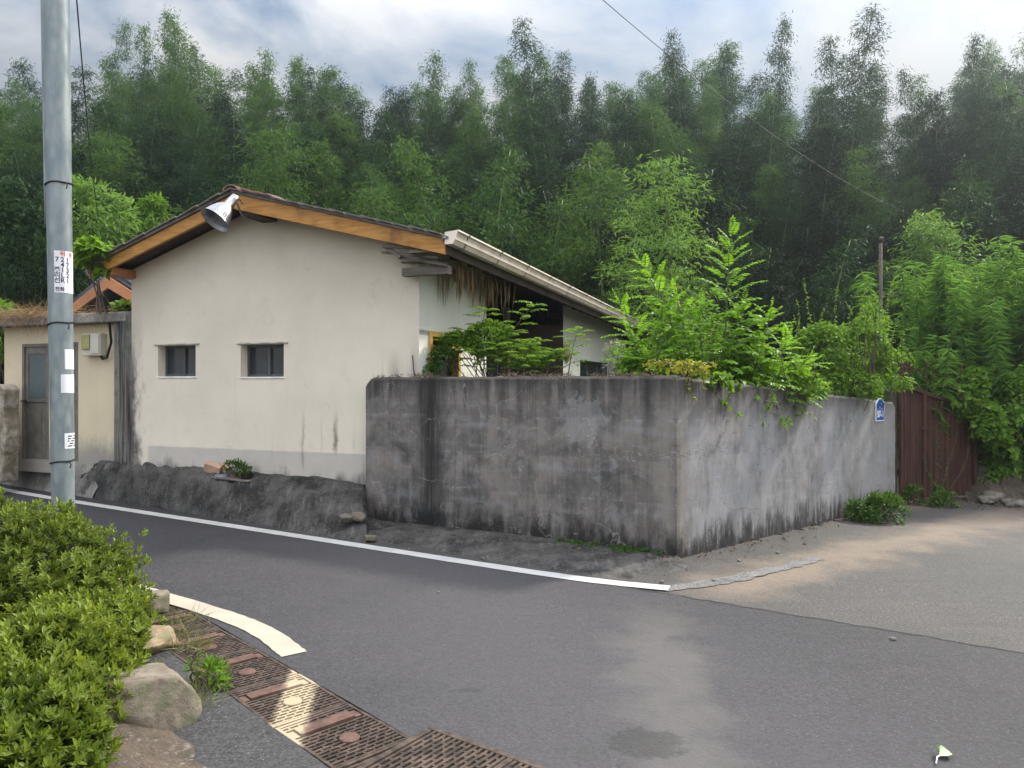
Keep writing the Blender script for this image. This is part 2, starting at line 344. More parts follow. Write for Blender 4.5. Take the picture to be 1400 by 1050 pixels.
def plaster(name, c, streak=.5, plinth=None):
    m = MT(name); o = m.obj(); x, y, z = m.xyz(o)
    b = m.noise(o, .9, 6, .6); st = m.noise(m.map(o, (7, 7, .35)), 1.0, 6, .65); f = m.noise(o, 45, 4, .6)
    col = m.mix(m.ss(b, .3, .7), c, tuple(k * .88 for k in c))
    col = m.mix(m.ss(st, .58, .8, 0, .22), col, tuple(k * .55 for k in c))
    mm = m.noise(o, 3.1, 7, .65, .3); col = m.mix(m.ss(mm, .56, .72, 0, .28), col, tuple(k * .72 for k in c)); col = m.mix(m.ss(m.noise(o, 17, 5, .7), .6, .75, 0, .2), col, tuple(k * .6 for k in c))
    hc = m.voro(m.map(m.node('ShaderNodeVectorMath', {0: o, 1: m.node('ShaderNodeTexNoise', {'Vector': o, 'Scale': 2.4, 'Detail': 6}).outputs['Color']}, operation='ADD').outputs[0], (1, 1, 1.2)), .7, 'DISTANCE_TO_EDGE')
    col = m.mix(m.mth('MULTIPLY', m.ss(hc, .006, .001, 0, .2), m.ss(b, .45, .55)), col, (.2, .18, .16))
    if plinth:
        zl = m.mth('ADD', z, m.mth('MULTIPLY', m.mth('SUBTRACT', m.noise(o, 5, 6, .7), .5), .05))
        col = m.mix(m.mth('MULTIPLY', m.ss(zl, .835, .81, 0, .85), m.ss(x, -1.98, -1.9)), col, m.mix(mm, (.52, .485, .43), (.33, .31, .285)))
        dn = m.mth('ADD', z, m.mth('MULTIPLY', m.mth('SUBTRACT', m.noise(m.map(o, (3, 3, 1.2)), 1.0, 7, .7), .5), 1.1))
        col = m.mix(m.ss(dn, .62, .3, 0, .85), col, (.05, .048, .045))
        # black mould at the left corner and by the yard wall, water runs below
        ln = m.mth('ADD', x, m.mth('MULTIPLY', m.mth('SUBTRACT', m.noise(m.map(o, (4, 4, 1.6)), 1.0, 7, .72), .5), .75))
        col = m.mix(m.mth('MULTIPLY', m.ss(ln, -2.0, -2.25), m.ss(z, 2.9, 1.6)), col, (.085, .08, .075))
        rn = m.mth('MULTIPLY', m.ss(m.mth('ADD', m.mth('SUBTRACT', x, m.mth('MULTIPLY', z, .32)), m.mth('MULTIPLY', m.mth('SUBTRACT', st, .5), 1.6)), 1.35, 2.1), m.ss(z, 2.35, 1.7))
        col = m.mix(m.mth('MULTIPLY', rn, .8), col, (.15, .142, .13))
        for ux, w, z0, z1, k in ((.72, .035, .5, 1.5, .5), (1.22, .05, .75, 1.45, .75), (1.5, .035, .75, 1.2, .55), (1.0, .02, .75, 1.5, .35), (2.05, .12, 1.6, 2.2, .6)):
            xx = m.mth('ADD', x, m.mth('ADD', m.mth('MULTIPLY', m.mth('SUBTRACT', f, .5), .05), m.mth('MULTIPLY', m.mth('SUBTRACT', mm, .5), .16)))
            k1 = m.mth('MULTIPLY', gauss(m, xx, ux, w), m.mth('MULTIPLY', m.ss(z, z0, z0 + .2), m.ss(z, z1, z1 - .5)))
            col = m.mix(m.mth('MULTIPLY', m.mth('MULTIPLY', k1, m.ss(st, .3, .6, .4, 1)), k), col, (.07, .068, .066))
    else:
        dn = m.mth('ADD', z, m.mth('MULTIPLY', m.mth('SUBTRACT', m.noise(m.map(o, (3, 3, 1.2)), 1.0, 7, .7), .5), 1.0))
        col = m.mix(m.ss(dn, 1.0, .55, 0, streak), col, (.20, .195, .185))
    return m.out(col, .9, m.bump(m.mth('ADD', f, m.mth('MULTIPLY', b, .8)), .25, .006))
M_GABLE = plaster('cream_plaster', (.69, .615, .51), plinth=True)
M_SIDEW = plaster('white_plaster', (.66, .65, .58), .2)
M_SHEDW = plaster('yellow_plaster', (.62, .53, .37), .8)
M_BARGE = wood('varnished_wood', (.33, .145, .032), (.50, .25, .06), 0, .5, .85)
M_BARGE2 = wood('orange_wood', (.34, .14, .06), (.45, .20, .09), 0, .6, .3)
M_OLDWOOD = wood('weathered_wood', (.10, .085, .07), (.20, .175, .15), 0, .85, .5)
M_DARKWOOD_SHADE = wood('dark_wood_and_shade', (.045, .034, .026), (.085, .064, .048), 1, .8)
M_ROOF = plain('slate_roof', (.14, .125, .11), .85)
M_TILE = plain('red_clay_tile', (.17, .085, .07), .8, var=.4)
M_BLACKTILE = plain('black_glazed_tile', (.04, .045, .055), .35)
M_WHITE = plain('white_plaster_trim', (.7, .7, .68), .7)
M_GUTTER = plain('cream_gutter', (.68, .585, .50), .45, var=.12)
M_BRACKET = plain('black_steel', (.03, .028, .027), .6)
M_ALU = plain('aluminium', (.27, .27, .29), .42, .9, .2)
M_FRAME = plain('grey_window_frame', (.075, .08, .085), .45)
M_PANE = plain('dark_glass', (.035, .04, .045), .12, var=.3, sc=2, bump=.02)
M_FROST = plain('frosted_glass', (.09, .115, .115), .3, var=.15, sc=2, bump=.02)
M_DOOR = plain('grey_brown_metal', (.15, .135, .11), .55, var=.2)
M_YELLOWWOOD = wood('yellow_door_wood', (.42, .25, .07), (.55, .36, .13), 2, .6, .3)
M_CONC = plain('grey_concrete', (.22, .21, .195), .9, var=.4, sc=5, bump=.5)
def rust_mat():
    m = MT('rusty_iron'); o = m.obj(); a = m.noise(m.map(o, (5, 5, 1.2)), 1.0, 7, .7); b = m.noise(o, 50, 4, .7)
    col = m.mix(m.ss(a, .3, .7), (.035, .017, .013), (.085, .038, .027)); col = m.mix(m.ss(b, .55, .75, 0, .45), col, (.14, .066, .042))
    x, y, z = m.xyz(o)
    return m.out(col, .85, m.bump(b, .3, .004))
M_RUST = rust_mat()
def grate_mat(col0, col1, painted):
    m = MT('cast_iron'); p = m.pos(); a = m.noise(p, 14, 6, .7); b = m.noise(p, 120, 3, .7)
    col = m.mix(m.ss(a, .35, .68), col0, col1); col = m.mix(m.ss(b, .5, .75, 0, .5), col, tuple(x * .4 for x in col0))
    if painted:   # end of the cream road line painted across the castings
        x, y, z = m.xyz(p)
        c = m.mth('ADD', m.mth('SUBTRACT', x, m.mth('MULTIPLY', m.mth('SUBTRACT', y, 4.0), -.16)), m.mth('MULTIPLY', m.mth('SUBTRACT', m.noise(p, 30, 4), .5), .06))
        msk = m.mth('MULTIPLY', gauss(m, c, -1.155, .115), m.mth('MULTIPLY', m.ss(z, -.022, -.006), m.ss(b, .30, .36)))
        col = m.mix(m.mth('MINIMUM', m.mth('MULTIPLY', msk, 3.0), 1.0), col, (.33, .27, .18))
    return m.out(col, .75, m.bump(b, .4, .003), .15)
M_IRON = grate_mat((.03, .023, .019), (.10, .07, .054), True)
M_IRON_PLATE = grate_mat((.07, .04, .031), (.13, .073, .056), True)
M_PIT = plain('drain_pit', (.02, .018, .016), .95)
def pole_mat():
    m = MT('galvanised_steel'); o = m.obj(); n = m.noise(m.map(o, (10, 10, 3)), 1.0, 5, .6); v = m.voro(m.map(o, (1, 1, .4)), 14)
    col = m.mix(m.ss(n, .3, .7), (.15, .185, .20), (.25, .285, .295)); col = m.mix(m.ss(v, .15, .5, .35, 0), col, (.34, .36, .36))
    return m.out(col, m.ss(n, .3, .7, .4, .6), None, .35)
M_POLE = pole_mat()
M_BLACK = plain('black_rubber', (.015, .015, .016), .6)
M_PAPER = plain('paper_white', (.72, .72, .75), .6, var=.05)
M_INK = plain('black_ink', (.03, .03, .045), .6, var=0)
M_RED = plain('red_ink', (.6, .06, .04), .6, var=0)
M_BLUE = plain('blue_enamel', (.012, .075, .34), .35, var=.1)
M_SIGNW = plain('sign_white', (.78, .8, .82), .4, var=.02)
M_METERBOX = plain('meter_plastic', (.5, .47, .40), .45, var=.08)
M_CARD = plain('cardboard', (.42, .27, .19), .9)
M_STRAW = plain('dry_straw', (.20, .155, .11), .95, var=.5, sc=20)
M_STONE = None
def rock_mat(name, c0, c1):
    m = MT(name); o = m.obj(); a = m.noise(o, 4, 7, .65, .4); b = m.noise(o, 45, 5, .7); w = m.noise(o, 9, 5, .6)
    col = m.mix(m.ss(a, .35, .68), c0, c1); col = m.mix(m.ss(b, .52, .75, 0, .6), col, tuple(x * .42 for x in c0))
    nz = m.xyz(m.node('ShaderNodeNewGeometry').outputs['Normal'])[2]
    col = m.mix(m.mth('MULTIPLY', m.ss(w, .5, .62), .6), col, (.10, .11, .06))
    return m.out(col, .9, m.bump(m.mth('ADD', a, m.mth('MULTIPLY', b, .5)), .6, .02))
M_ROCK = rock_mat('weathered_granite', (.11, .09, .066), (.22, .185, .145))
M_ROCK2 = rock_mat('ochre_granite', (.19, .13, .075), (.28, .21, .135))
M_RUBBLE = rock_mat('grey_rubble', (.10, .09, .078), (.20, .18, .155))
M_MOSS = plain('moss', (.03, .065, .012), .95, var=.6, sc=30, bump=.8)
M_CULM = plain('bamboo_culm', (.10, .13, .05), .5, var=.4)
M_STEM = plain('green_stem', (.10, .14, .045), .7)
M_BARK = plain('brown_bark', (.09, .07, .05), .9)

L_BAMBOO = leaf_mat('bamboo_leaf', (.018, .056, .014), (.088, .160, .036), .42, .6, .15)
L_BAMBOO_D = leaf_mat('dark_bamboo_leaf', (.006, .022, .009), (.034, .074, .022), .38, .6, .15)  # darker leaf copy; some grove shade is put into its colour
L_BAMBOO_SHADE = leaf_mat('shaded_bamboo_leaf', (.003, .011, .005), (.013, .034, .010), .26, .6, .1)  # shade of the low grove and its pockets put into the leaf colour
L_WILLOW = leaf_mat('pale_leaf', (.08, .165, .032), (.16, .275, .06), .42, .6, .15)
L_PINNATE = leaf_mat('pinnate_leaf', (.075, .19, .010), (.19, .36, .030), .5, .45, .2)
L_SHRUB = leaf_mat('shrub_leaf', (.055, .14, .012), (.15, .26, .028), .47, .5, .18)
L_VINE = leaf_mat('vine_leaf', (.07, .17, .015), (.17, .29, .035), .48, .5, .18)
L_YELLOW = leaf_mat('yellowing_leaf', (.15, .21, .02), (.30, .27, .03), .45, .5)
L_AZALEA = leaf_mat('azalea_leaf', (.045, .085, .010), (.23, .29, .035), .36, .42, .22)
L_WEED = leaf_mat('weed_leaf', (.035, .085, .012), (.09, .17, .025), .4, .5)
L_REED = leaf_mat('reed_leaf', (.07, .18, .03), (.20, .36, .07), .5, .4, .3)
L_DRY = leaf_mat('dry_leaf', (.17, .105, .055), (.28, .19, .11), .2, .8)

# ------------------------------------------------------------------ leaves
SHAPES = {'blade': [(.32, .5)], 'oval': [(.22, .40), (.6, .46)], 'heart': [(-.10, .30), (.16, .54), (.62, .34)], 'lance': [(.2, .42), (.55, .42)]}
def unit(a): return a / np.maximum(np.linalg.norm(a, axis=-1, keepdims=True), 1e-9)
class Leaves:
    def __init__(s): s.P = []; s.D = []; s.N = []; s.L = []; s.W = []; s.T = []
    def add(s, P, D, N, L, Wd, T):
        P = np.atleast_2d(P); n = len(P); bc = lambda a: np.broadcast_to(np.asarray(a, float), (n,)).copy()
        s.P.append(P); s.D.append(np.broadcast_to(D, (n, 3))); s.N.append(np.broadcast_to(N, (n, 3)))
        s.L.append(bc(L)); s.W.append(bc(Wd)); s.T.append(bc(T))
    def mesh(s, name, shape='oval', curl=.15, fold=.12):
        P = np.concatenate(s.P); D = unit(np.concatenate(s.D)); N = np.concatenate(s.N)
        L = np.concatenate(s.L)[:, None]; Wd = np.concatenate(s.W)[:, None]; T = np.concatenate(s.T); n = len(P)
        Sd = np.cross(D, N); bad = np.linalg.norm(Sd, axis=1) < 1e-4; Sd[bad] = np.cross(D[bad], [.3, .5, .8]); Sd = unit(Sd); N = np.cross(Sd, D)
        pr = SHAPES[shape]; k = len(pr)
        vs = [P]
        for side in (1, -1):
            for (t, w) in pr: vs.append(P + D * L * t + Sd * Wd * w * side + N * (Wd * fold - L * curl * t * t))
        vs.append(P + D * L - N * L * curl)
        V = np.stack(vs, 1).reshape(-1, 3); m = 2 + 2 * k
        fl = [0] + list(range(1, k + 1)) + [m - 1]; fr = [0, m - 1] + list(range(2 * k, k, -1))
        if k == 1: faces = [[0, 1, 3, 2]]
        else: faces = [fl, fr]
        idx = np.array([f for f in faces]); nf, fl_n = idx.shape
        I = (np.arange(n)[:, None, None] * m + idx[None]).reshape(-1)
        me = bpy.data.meshes.new(name); me.vertices.add(n * m); me.vertices.foreach_set('co', V.astype(np.float32).ravel())
        me.loops.add(len(I)); me.loops.foreach_set('vertex_index', I.astype(np.int32))
        me.polygons.add(n * nf); me.polygons.foreach_set('loop_start', np.arange(0, len(I), fl_n, dtype=np.int32))
        a = me.attributes.new('tint', 'FLOAT', 'FACE'); a.data.foreach_set('value', np.repeat(T, nf).astype(np.float32))
        me.update(calc_edges=True); return me
def rdir(n, up=0.0):
    d = rng.normal(size=(n, 3)); d[:, 2] += up; return unit(d)
def cloud(lv, c, r, n, L, Wd, droop=.3, shell=.55, clump=1.4, thr=-.12, flat=.6, tbias=0.0, up=.0):
    """leaves spread through an ellipsoid, thick near its surface, with gaps"""
    c = np.array(c, float); r = np.array(r, float); m = int(n * 1.8)
    d = unit(rng.normal(size=(m, 3))); d[:, 2] = np.where(d[:, 2] < -.5, -d[:, 2], d[:, 2])
    rad = shell + (1 - shell) * rng.random(m) ** .6
    P = c + d * r * rad[:, None]
    k = np.array([mnoise.noise(Vector(p) * clump) for p in P])
    P = P + d * (k * .22 * r.mean())[:, None]
    keep = k + rng.normal(size=m) * .12 > thr; P = P[keep][:n]; d = d[keep][:n]; k = k[keep][:n]; n = len(P)
    D = unit(d * .7 + rng.normal(size=(n, 3)) * .55 + np.array([0, 0, up - droop]))
    N = unit(rng.normal(size=(n, 3)) * .5 + d * .5 + np.array([0, 0, flat]))
    s = .6 + .7 * rng.random(n)
    lv.add(P, D, N, L * s, Wd * s, np.clip(.5 + rng.normal(size=n) * .22 + k * .25 + tbias, 0, 1))
def pinnate(lv, base, d, length, pairs, ll, lw, droop=.35, tb=.5, st=None):
    base = np.array(base, float); d = unit(np.array(d, float)); t = np.linspace(.18, 1, pairs)
    path = base + d * (t * length)[:, None] + np.array([0, 0, -1]) * (droop * length * t ** 2)[:, None]
    tg = unit(d - np.array([0, 0, 2 * droop]) * t[:, None])
    sd_ = unit(np.cross(tg, [0, 0, 1]) + 1e-6); nn = np.cross(sd_, tg)
    sz = (.7 + .5 * np.sin(np.pi * np.clip(t, .1, .95)))
    for sgn in (1, -1):
        D = tg * .42 + sd_ * sgn * .9 + rng.normal(size=(pairs, 3)) * .1 - np.array([0, 0, .12])
        lv.add(path, D, nn + rng.normal(size=(pairs, 3)) * .38, ll * sz, lw * sz, np.clip(tb + rng.normal(size=pairs) * .13, 0, 1))
    lv.add(path[-1:], tg[-1:], nn[-1:], ll, lw, tb)
    if st is not None: st.tube([Vector(base)] + [Vector(p) for p in path[::3]] + [Vector(path[-1])], .004, 4, .0015)
def curve_pts(p0, p1, bow=(0, 0, 0), n=9):
    p0 = Vector(p0); p1 = Vector(p1); b = Vector(bow)
    return [p0.lerp(p1, i / (n - 1)) + b * (4 * (i / (n - 1)) * (1 - i / (n - 1))) for i in range(n)]

# ================================================================== THE SETTING
def sheet(name, xs, ys, zf, mat, keep=None, cut=None):
    bm = bmesh.new(); g = [[bm.verts.new((x, y, zf(x, y))) for x in xs] for y in ys]
    for j in range(len(ys) - 1):
        for i in range(len(xs) - 1):
            cx = (xs[i] + xs[i+1]) / 2; cy = (ys[j] + ys[j+1]) / 2
            if keep is None or keep(cx, cy): bm.faces.new((g[j][i], g[j][i+1], g[j+1][i+1], g[j+1][i]))
    for (co, no) in cut or []:
        bmesh.ops.bisect_plane(bm, geom=bm.verts[:] + bm.edges[:] + bm.faces[:], plane_co=co, plane_no=no, clear_outer=True)
    for v in [v for v in bm.verts if not v.link_faces]: bm.verts.remove(v)
    me = bpy.data.meshes.new(name); bm.to_mesh(me); bm.free()
    o = link(name, me, mat, smooth=True); o['kind'] = 'structure'; return o
ar = lambda a, b, s: list(np.arange(a, b + s / 2, s))
sheet('ground', [-400, -120, -60] + ar(-30, 30, 1.5) + [60, 120, 400], [-60, -20] + ar(-5, 30, 1.5) + [60, 150, 500], lambda x, y: zg(x, y) - .09, M_GROUND)
def road_keep(x, y):
    s = (x - CORNER.x) * WDIR.x + (y - CORNER.y) * WDIR.y
    d = -(x - CORNER.x) * WDIR.y + (y - CORNER.y) * WDIR.x
    if d > .15 and s > -1: 
        return s > 6.4 and y < 12.2 + .18 * (x - 7.5) and x > 6.0
    if x < CORNER.x:
        e = (x - CORNER.x) * LDIR.y - (y - CORNER.y) * LDIR.x
        e2 = (x + 1.55) * .533 + (y - 7.88) * .846
        return e2 < .5
    return True
def pit_free(x, y):   # where the drain lies, the road is left open
    return road_keep(x, y)
SA = gp(868, 806); SB = gp(1400, 905, -.05)
sn = Vector((-(SB - SA).y, (SB - SA).x, 0)).normalized()     # towards the far side
xs = ar(-16, 16, .4); ys = ar(-4, 18, .4)
sheet('side_road', xs, ys, lambda x, y: zg(x, y), M_SIDE, lambda x, y: road_keep(x, y), [(SA - sn * .1, -sn)])
# drain channel frame
DD = Vector((.69, -.724, 0)).normalized(); DN = Vector((.724, .69, 0)).normalized()   # along, and towards the road
DC = Vector((-1.335, 4.155, 0))
DW = .21
# road sheet, cut out around the drain
NL = Vector((.533, .846, 0)).normalized(); NLP = gp(165, 806)
XL = Vector((-2.75, 0, 0)); XN = Vector((1, 0, 0))
sheet('road', xs, ys, lambda x, y: zg(x, y) + .008, M_ROAD, road_keep, [(SA, sn), (DC + DN * (DW + .003), -DN), (XL, -XN)])
sheet('road', xs, ys, lambda x, y: zg(x, y) + .008, M_ROAD, road_keep, [(XL, XN), (NLP, -NL)])
GC = gp(588, 1050); GX = Vector((.79, -.61, 0)).normalized(); GY = Vector((-.61, -.79, 0)).normalized()   # big grate axes
sheet('footpath', ar(-8, 4, .4), ar(-4, 9, .4), lambda x, y: .006, M_FOOT, None, [(DC - DN * (DW + .003), DN), (NLP, NL)])
MB().add([DC - DN * .4 - DD * 4 + Vector((0, 0, -.075)), DC + DN * .4 - DD * 4 + Vector((0, 0, -.075)), DC + DN * .4 + DD * 4 + Vector((0, 0, -.075)), DC - DN * .4 + DD * 4 + Vector((0, 0, -.075))], [(0, 1, 2, 3)]).build('drain_channel_ground', M_PIT)['kind'] = 'structure'

def strip(name, pts, w, z, mat, ragged=0.0, label=None):
    pts = [Vector(p) for p in pts]; fine = []
    for a, b in zip(pts, pts[1:]):
        n = max(2, int((b - a).length / .12)); fine += [a.lerp(b, i / n) for i in range(n)]
    fine.append(pts[-1]); vs = []; fs = []
    for i, p in enumerate(fine):
        d = (fine[min(i+1, len(fine)-1)] - fine[max(i-1, 0)]).normalized(); n = Vector((-d.y, d.x, 0)) * w / 2
        for s in (1, -1):
            q = p + n * s * (1 + random.uniform(-ragged, ragged)); vs.append((q.x, q.y, zg(q.x, q.y) + z))
        if i: fs.append((2*i-2, 2*i-1, 2*i+1, 2*i))
    me = bpy.data.meshes.new(name); me.from_pydata(vs, [], fs); o = link(name, me, mat); o['kind'] = 'structure'; return o
def smooth_path(pts, it=2):
    for _ in range(it):
        q = [pts[0]]
        for a, b in zip(pts, pts[1:]): q += [a.lerp(b, .25), a.lerp(b, .75)]
        pts = q + [pts[-1]]
    return pts
far_line = smooth_path([gp(-160, 636), gp(0, 671), gp(250, 710), gp(500, 748.5), gp(700, 780), gp(820, 797), gp(915, 806)])
strip('road_marking', far_line, .155, .013, M_LINE, .04)
near_line = smooth_path([gp(60, 758), gp(165, 800), gp(265, 830), gp(330, 851), gp(372, 872), gp(402, 897)])
strip('road_marking', near_line, .165, .013, M_LINE2, .05)
old_line = smooth_path([gp(905, 806, -.0), gp(985, 800, -.02), gp(1060, 785, -.05), gp(1120, 768, -.08)])
strip('road_marking', old_line, .16, .006, M_OLDLINE, .3)

strip('asphalt_seam_road', [SA.lerp(SB, k / 30) + sn * random.gauss(0, .010) - sn * .004 for k in range(0, 34)], .022, .0095, plain('bitumen', (.022, .021, .022), .9), .6)
# hill behind
def hz(x, y):
    d = y - 19 + .10 * abs(x) * 0
    return -.1 + max(0, d) * .30 * (1 - .0022 * max(0, d)) + .5 * fbm(x * .1, y * .1)
sheet('hillside', ar(-90, 90, 5), ar(17, 110, 4), hz, M_HILL)

# bank of mortar and earth under the house, from the shed to the wall corner
def bank(name, rows, mat, amp, nx=14, seed=0):
    """rows: list of (bottom, top); surface bulges between them"""
    bm = bmesh.new(); fine = []
    for (a, b), (c, d) in zip(rows, rows[1:]):
        n = max(2, int(((c - a).length) / .07))
        fine += [(a.lerp(c, i / n), b.lerp(d, i / n)) for i in range(n)]
    fine.append(rows[-1]); g = []
    for a, b in fine:
        row = []
        for j in range(nx + 1):
            t = j / nx; p = a.lerp(b, t); h = a.z + (b.z - a.z) * (1 - (1 - t) ** 1.9); p.z = h
            k = math.sin(math.pi * min(1, t * 1.02)) ** .6
            dn = fbm(p.x * 1.6 + seed, p.y * 1.6, h, 5) * amp * 1.3 + fbm(p.x * 6, p.y * 6, h * 6 + seed, 5) * amp * .85
            p.z += dn * k; p.y -= dn * k * .6
            row.append(bm.verts.new(p))
        g.append(row)
    for r0, r1 in zip(g, g[1:]):
        for j in range(nx): bm.faces.new((r0[j], r1[j], r1[j+1], r0[j+1]))
    me = bpy.data.meshes.new(name); bm.to_mesh(me); bm.free(); bmesh
    o = link(name, me, mat, smooth=True); o['kind'] = 'structure'; return o
U = Vector((.931, -.365, 0)); V = Vector((.365, .931, 0)); HO = Vector((-3.369, 9.904, 0))
def hw(u, v, z): return HO + U * u + V * v + Vector((0, 0, z))
WL = CORNER + LDIR * 3.883
def low(px, py): p = gp(px, py); p.z = -.02; return p
bank('bank', [(low(95, 677), hw(-3.15, .25, .55)), (low(130, 682), hw(-2.75, .12, .56)), (low(190, 691), hw(-2.2, .05, .56)), (low(270, 705), hw(-1.3, .05, .55)), (low(380, 723), hw(-.1, .05, .53)), (low(450, 735), hw(.9, .05, .50)), (low(488, 741), hw(1.62, .05, .44)), (low(501, 743), WL + Vector((-.01, .14, .30)))], M_BANK, .065, 16)
bank('rubble_verge', [(low(470, 738), WL + Vector((-.12, .12, .10))), (low(520, 747), WL + LDIR * -.25 + Vector((0, 0, .05))), (low(700, 776), CORNER + LDIR * 1.9 + Vector((0, 0, .07))), (low(850, 798), CORNER + LDIR * .6 + Vector((0, 0, .06))), (low(920, 795), CORNER + Vector((.0, .0, .03))), (low(985, 782), CORNER + Vector((.14, .08, -.04)))], M_BANK, .018, 8, 3)
bank('apron', [(low(-120, 640), hw(-5.6, .35, .5)), (low(0, 662), hw(-4.4, .35, .52)), (low(70, 674), hw(-3.5, .35, .54)), (low(125, 682), hw(-2.7, .2, .55))], M_APRON, .05, 12, 7)

# ================================================================== THE HOUSE
RZ = math.atan2(U.y, U.x)
def gable(px, py, v=0.0):
    t = (px - 700) / F; k = (v + HO.dot(V)) / (t * V.x + V.y); P = Vector((t * k, k, 0)) - HO
    return P.dot(U), EYE - (py - 525) / F * k
def sidew(px, py, u):
    t = (px - 700) / F; k = (u + HO.dot(U)) / (t * U.x + U.y); P = Vector((t * k, k, 0)) - HO
    return P.dot(V), EYE - (py - 525) / F * k
UL, UR, EL, ER, RIDGE, VB, VE = -2.257, 2.41, -2.556, 2.98, 4.16, -.45, 13.5
SAG = .024
def roofz(u, v=VB):   # top of the roof
    return (RIDGE - (RIDGE - 3.37) * u / ER if u > 0 else RIDGE - (RIDGE - 3.355) * u / EL) - SAG * (v - VB)
house = empty('house', HO, RZ, 'single storey cream house with orange barge boards, its blank gable facing the road', 'house')
def wall_with_holes(name, us, z0, zmid, top, holes, mat, depth, swap=False, parent=house):
    """wall in the plane v=0 (or u=0 when swap); holes = (u0,u1,z0,z1)"""
    mb = MB(); ub = sorted(set(us + [h[0] for h in holes] + [h[1] for h in holes])); zb = sorted({z0, zmid} | {h[2] for h in holes} | {h[3] for h in holes})
    P = (lambda a, d, z: (d, a, z)) if swap else (lambda a, d, z: (a, d, z))
    for a, b in zip(ub, ub[1:]):
        for c, d in zip(zb, zb[1:]):
            if any(h[0] - 1e-6 <= a and b <= h[1] + 1e-6 and h[2] - 1e-6 <= c and d <= h[3] + 1e-6 for h in holes): continue
            mb.add([P(a, 0, c), P(b, 0, c), P(b, 0, d), P(a, 0, d)], [(0, 1, 2, 3)])
        mb.add([P(a, 0, zmid), P(b, 0, zmid), P(b, 0, top(b)), P(a, 0, top(a))], [(0, 1, 2, 3)])
    for h in holes:
        a, b, c, d = h
        mb.add([P(a, 0, c), P(a, depth, c), P(a, depth, d), P(a, 0, d)], [(0, 1, 2, 3)]); mb.add([P(b, 0, c), P(b, depth, c), P(b, depth, d), P(b, 0, d)], [(0, 1, 2, 3)])
        mb.add([P(a, 0, c), P(b, 0, c), P(b, depth, c), P(a, depth, c)], [(0, 1, 2, 3)]); mb.add([P(a, 0, d), P(b, 0, d), P(b, depth, d), P(a, depth, d)], [(0, 1, 2, 3)])
    return mb.build(name, mat, parent, fix=False)
def hole(x0, x1, y0, y1):
    a, zt = gable(x0, y0); b, zb_ = gable(x1, y1); return (a, b, zb_, zt)
h1 = hole(216, 267.5, 473, 514.5); h2 = hole(329, 388, 471.5, 515)
wall_with_holes('gable_wall', [UL, 0.0, UR], .2, 2.7, lambda u: roofz(u, 0) - .10, [h1, h2], M_GABLE, .16)
for i, h in enumerate((h1, h2)):
    a, b, c, d = h; r0 = .13
    w = MB(); w.box(a, b, r0, r0 + .05, c, c + .035).box(a, b, r0, r0 + .05, d - .035, d).box(a, a + .035, r0, r0 + .05, c + .035, d - .035).box(b - .035, b, r0, r0 + .05, c + .035, d - .035)
    mid = (a + b) / 2 + .02; w.box(mid - .018, mid + .018, r0 - .012, r0 + .045, c + .035, d - .035)
    wo = w.build('window', M_FRAME, house, bevel=.003)
    MB().box(a + .03, b - .03, r0 + .02, r0 + .03, c + .03, d - .03).build('pane', M_PANE, wo)
    MB().box(a - .06, b + .07, -.022, .10, d + .004, d + .028).build('lintel', plain('lintel_render', (.42, .40, .36), .9, var=.3, bump=.4), wo, bevel=.008)
    MB().box(a - .01, b + .02, -.012, .12, c - .022, c - .003).build('window_sill', M_WHITE, wo, bevel=.004)
# side wall with its openings (plane u = UR)
vA, zA = sidew(586, 452, UR); vB_, _ = sidew(628, 465, UR); vC = 2.05; vD = 5.79; vE, zE = sidew(793, 480, UR); vF = 9.6
eave_in = lambda v: roofz(UR, v) - .11
so = wall_with_holes('side_wall', [0.0, vC], .2, 2.3, eave_in, [(vA, vB_, .5, zA)], M_SIDEW, -.2, True); so.location = (UR, 0, 0)
s2 = wall_with_holes('side_wall', [vD, VE - .4], .2, 2.25, eave_in, [(vE, vF, .9, min(zE, 2.2))], M_SIDEW, -.2, True); s2.location = (UR, 0, 0)
MB().box(UR - 1.3, UR - .002, vC - .12, vC, .2, 2.98).build('porch_wall', M_SIDEW, house)
MB().box(UR - 1.3, UR - .002, vD, vD + .12, .2, 2.85).build('porch_wall', M_DARKWOOD_SHADE, house)  # white wall; its shaded near side is put in as dark material
MB().box(UR - 1.35, UR - 1.28, vC, vD, .2, 2.95).build('porch_back_wall', M_DARKWOOD_SHADE, house)
MB().box(UR - 1.3, UR + .02, vC, vD, .2, .62).build('porch_floor', M_DARKWOOD_SHADE, house)
sl = empty('sliding_door'); sl.parent = house
n = 4
for k in range(n):
    a = vC + .05 + (vD - vC - .1) * k / n; b = vC + .05 + (vD - vC - .1) * (k + 1) / n
    f = MB(); x = UR - .9; f.box(x, x + .05, a, a + .06, .62, 2.6).box(x, x + .05, b - .06, b, .62, 2.6).box(x, x + .05, a + .06, b - .06, 2.1, 2.16).box(x, x + .05, a + .06, b - .06, 2.54, 2.6).box(x, x + .05, a + .06, b - .06, .62, 1.2)
    fo = f.build('door_panel', M_DARKWOOD_SHADE, sl); MB().box(x + .02, x + .03, a + .06, b - .06, 1.2, 2.54).build('pane', M_PANE, fo)
MB().box(UR - .06, UR + .02, vC + .8, vC + .9, .62, 2.9).build('porch_post', M_DARKWOOD_SHADE, house)
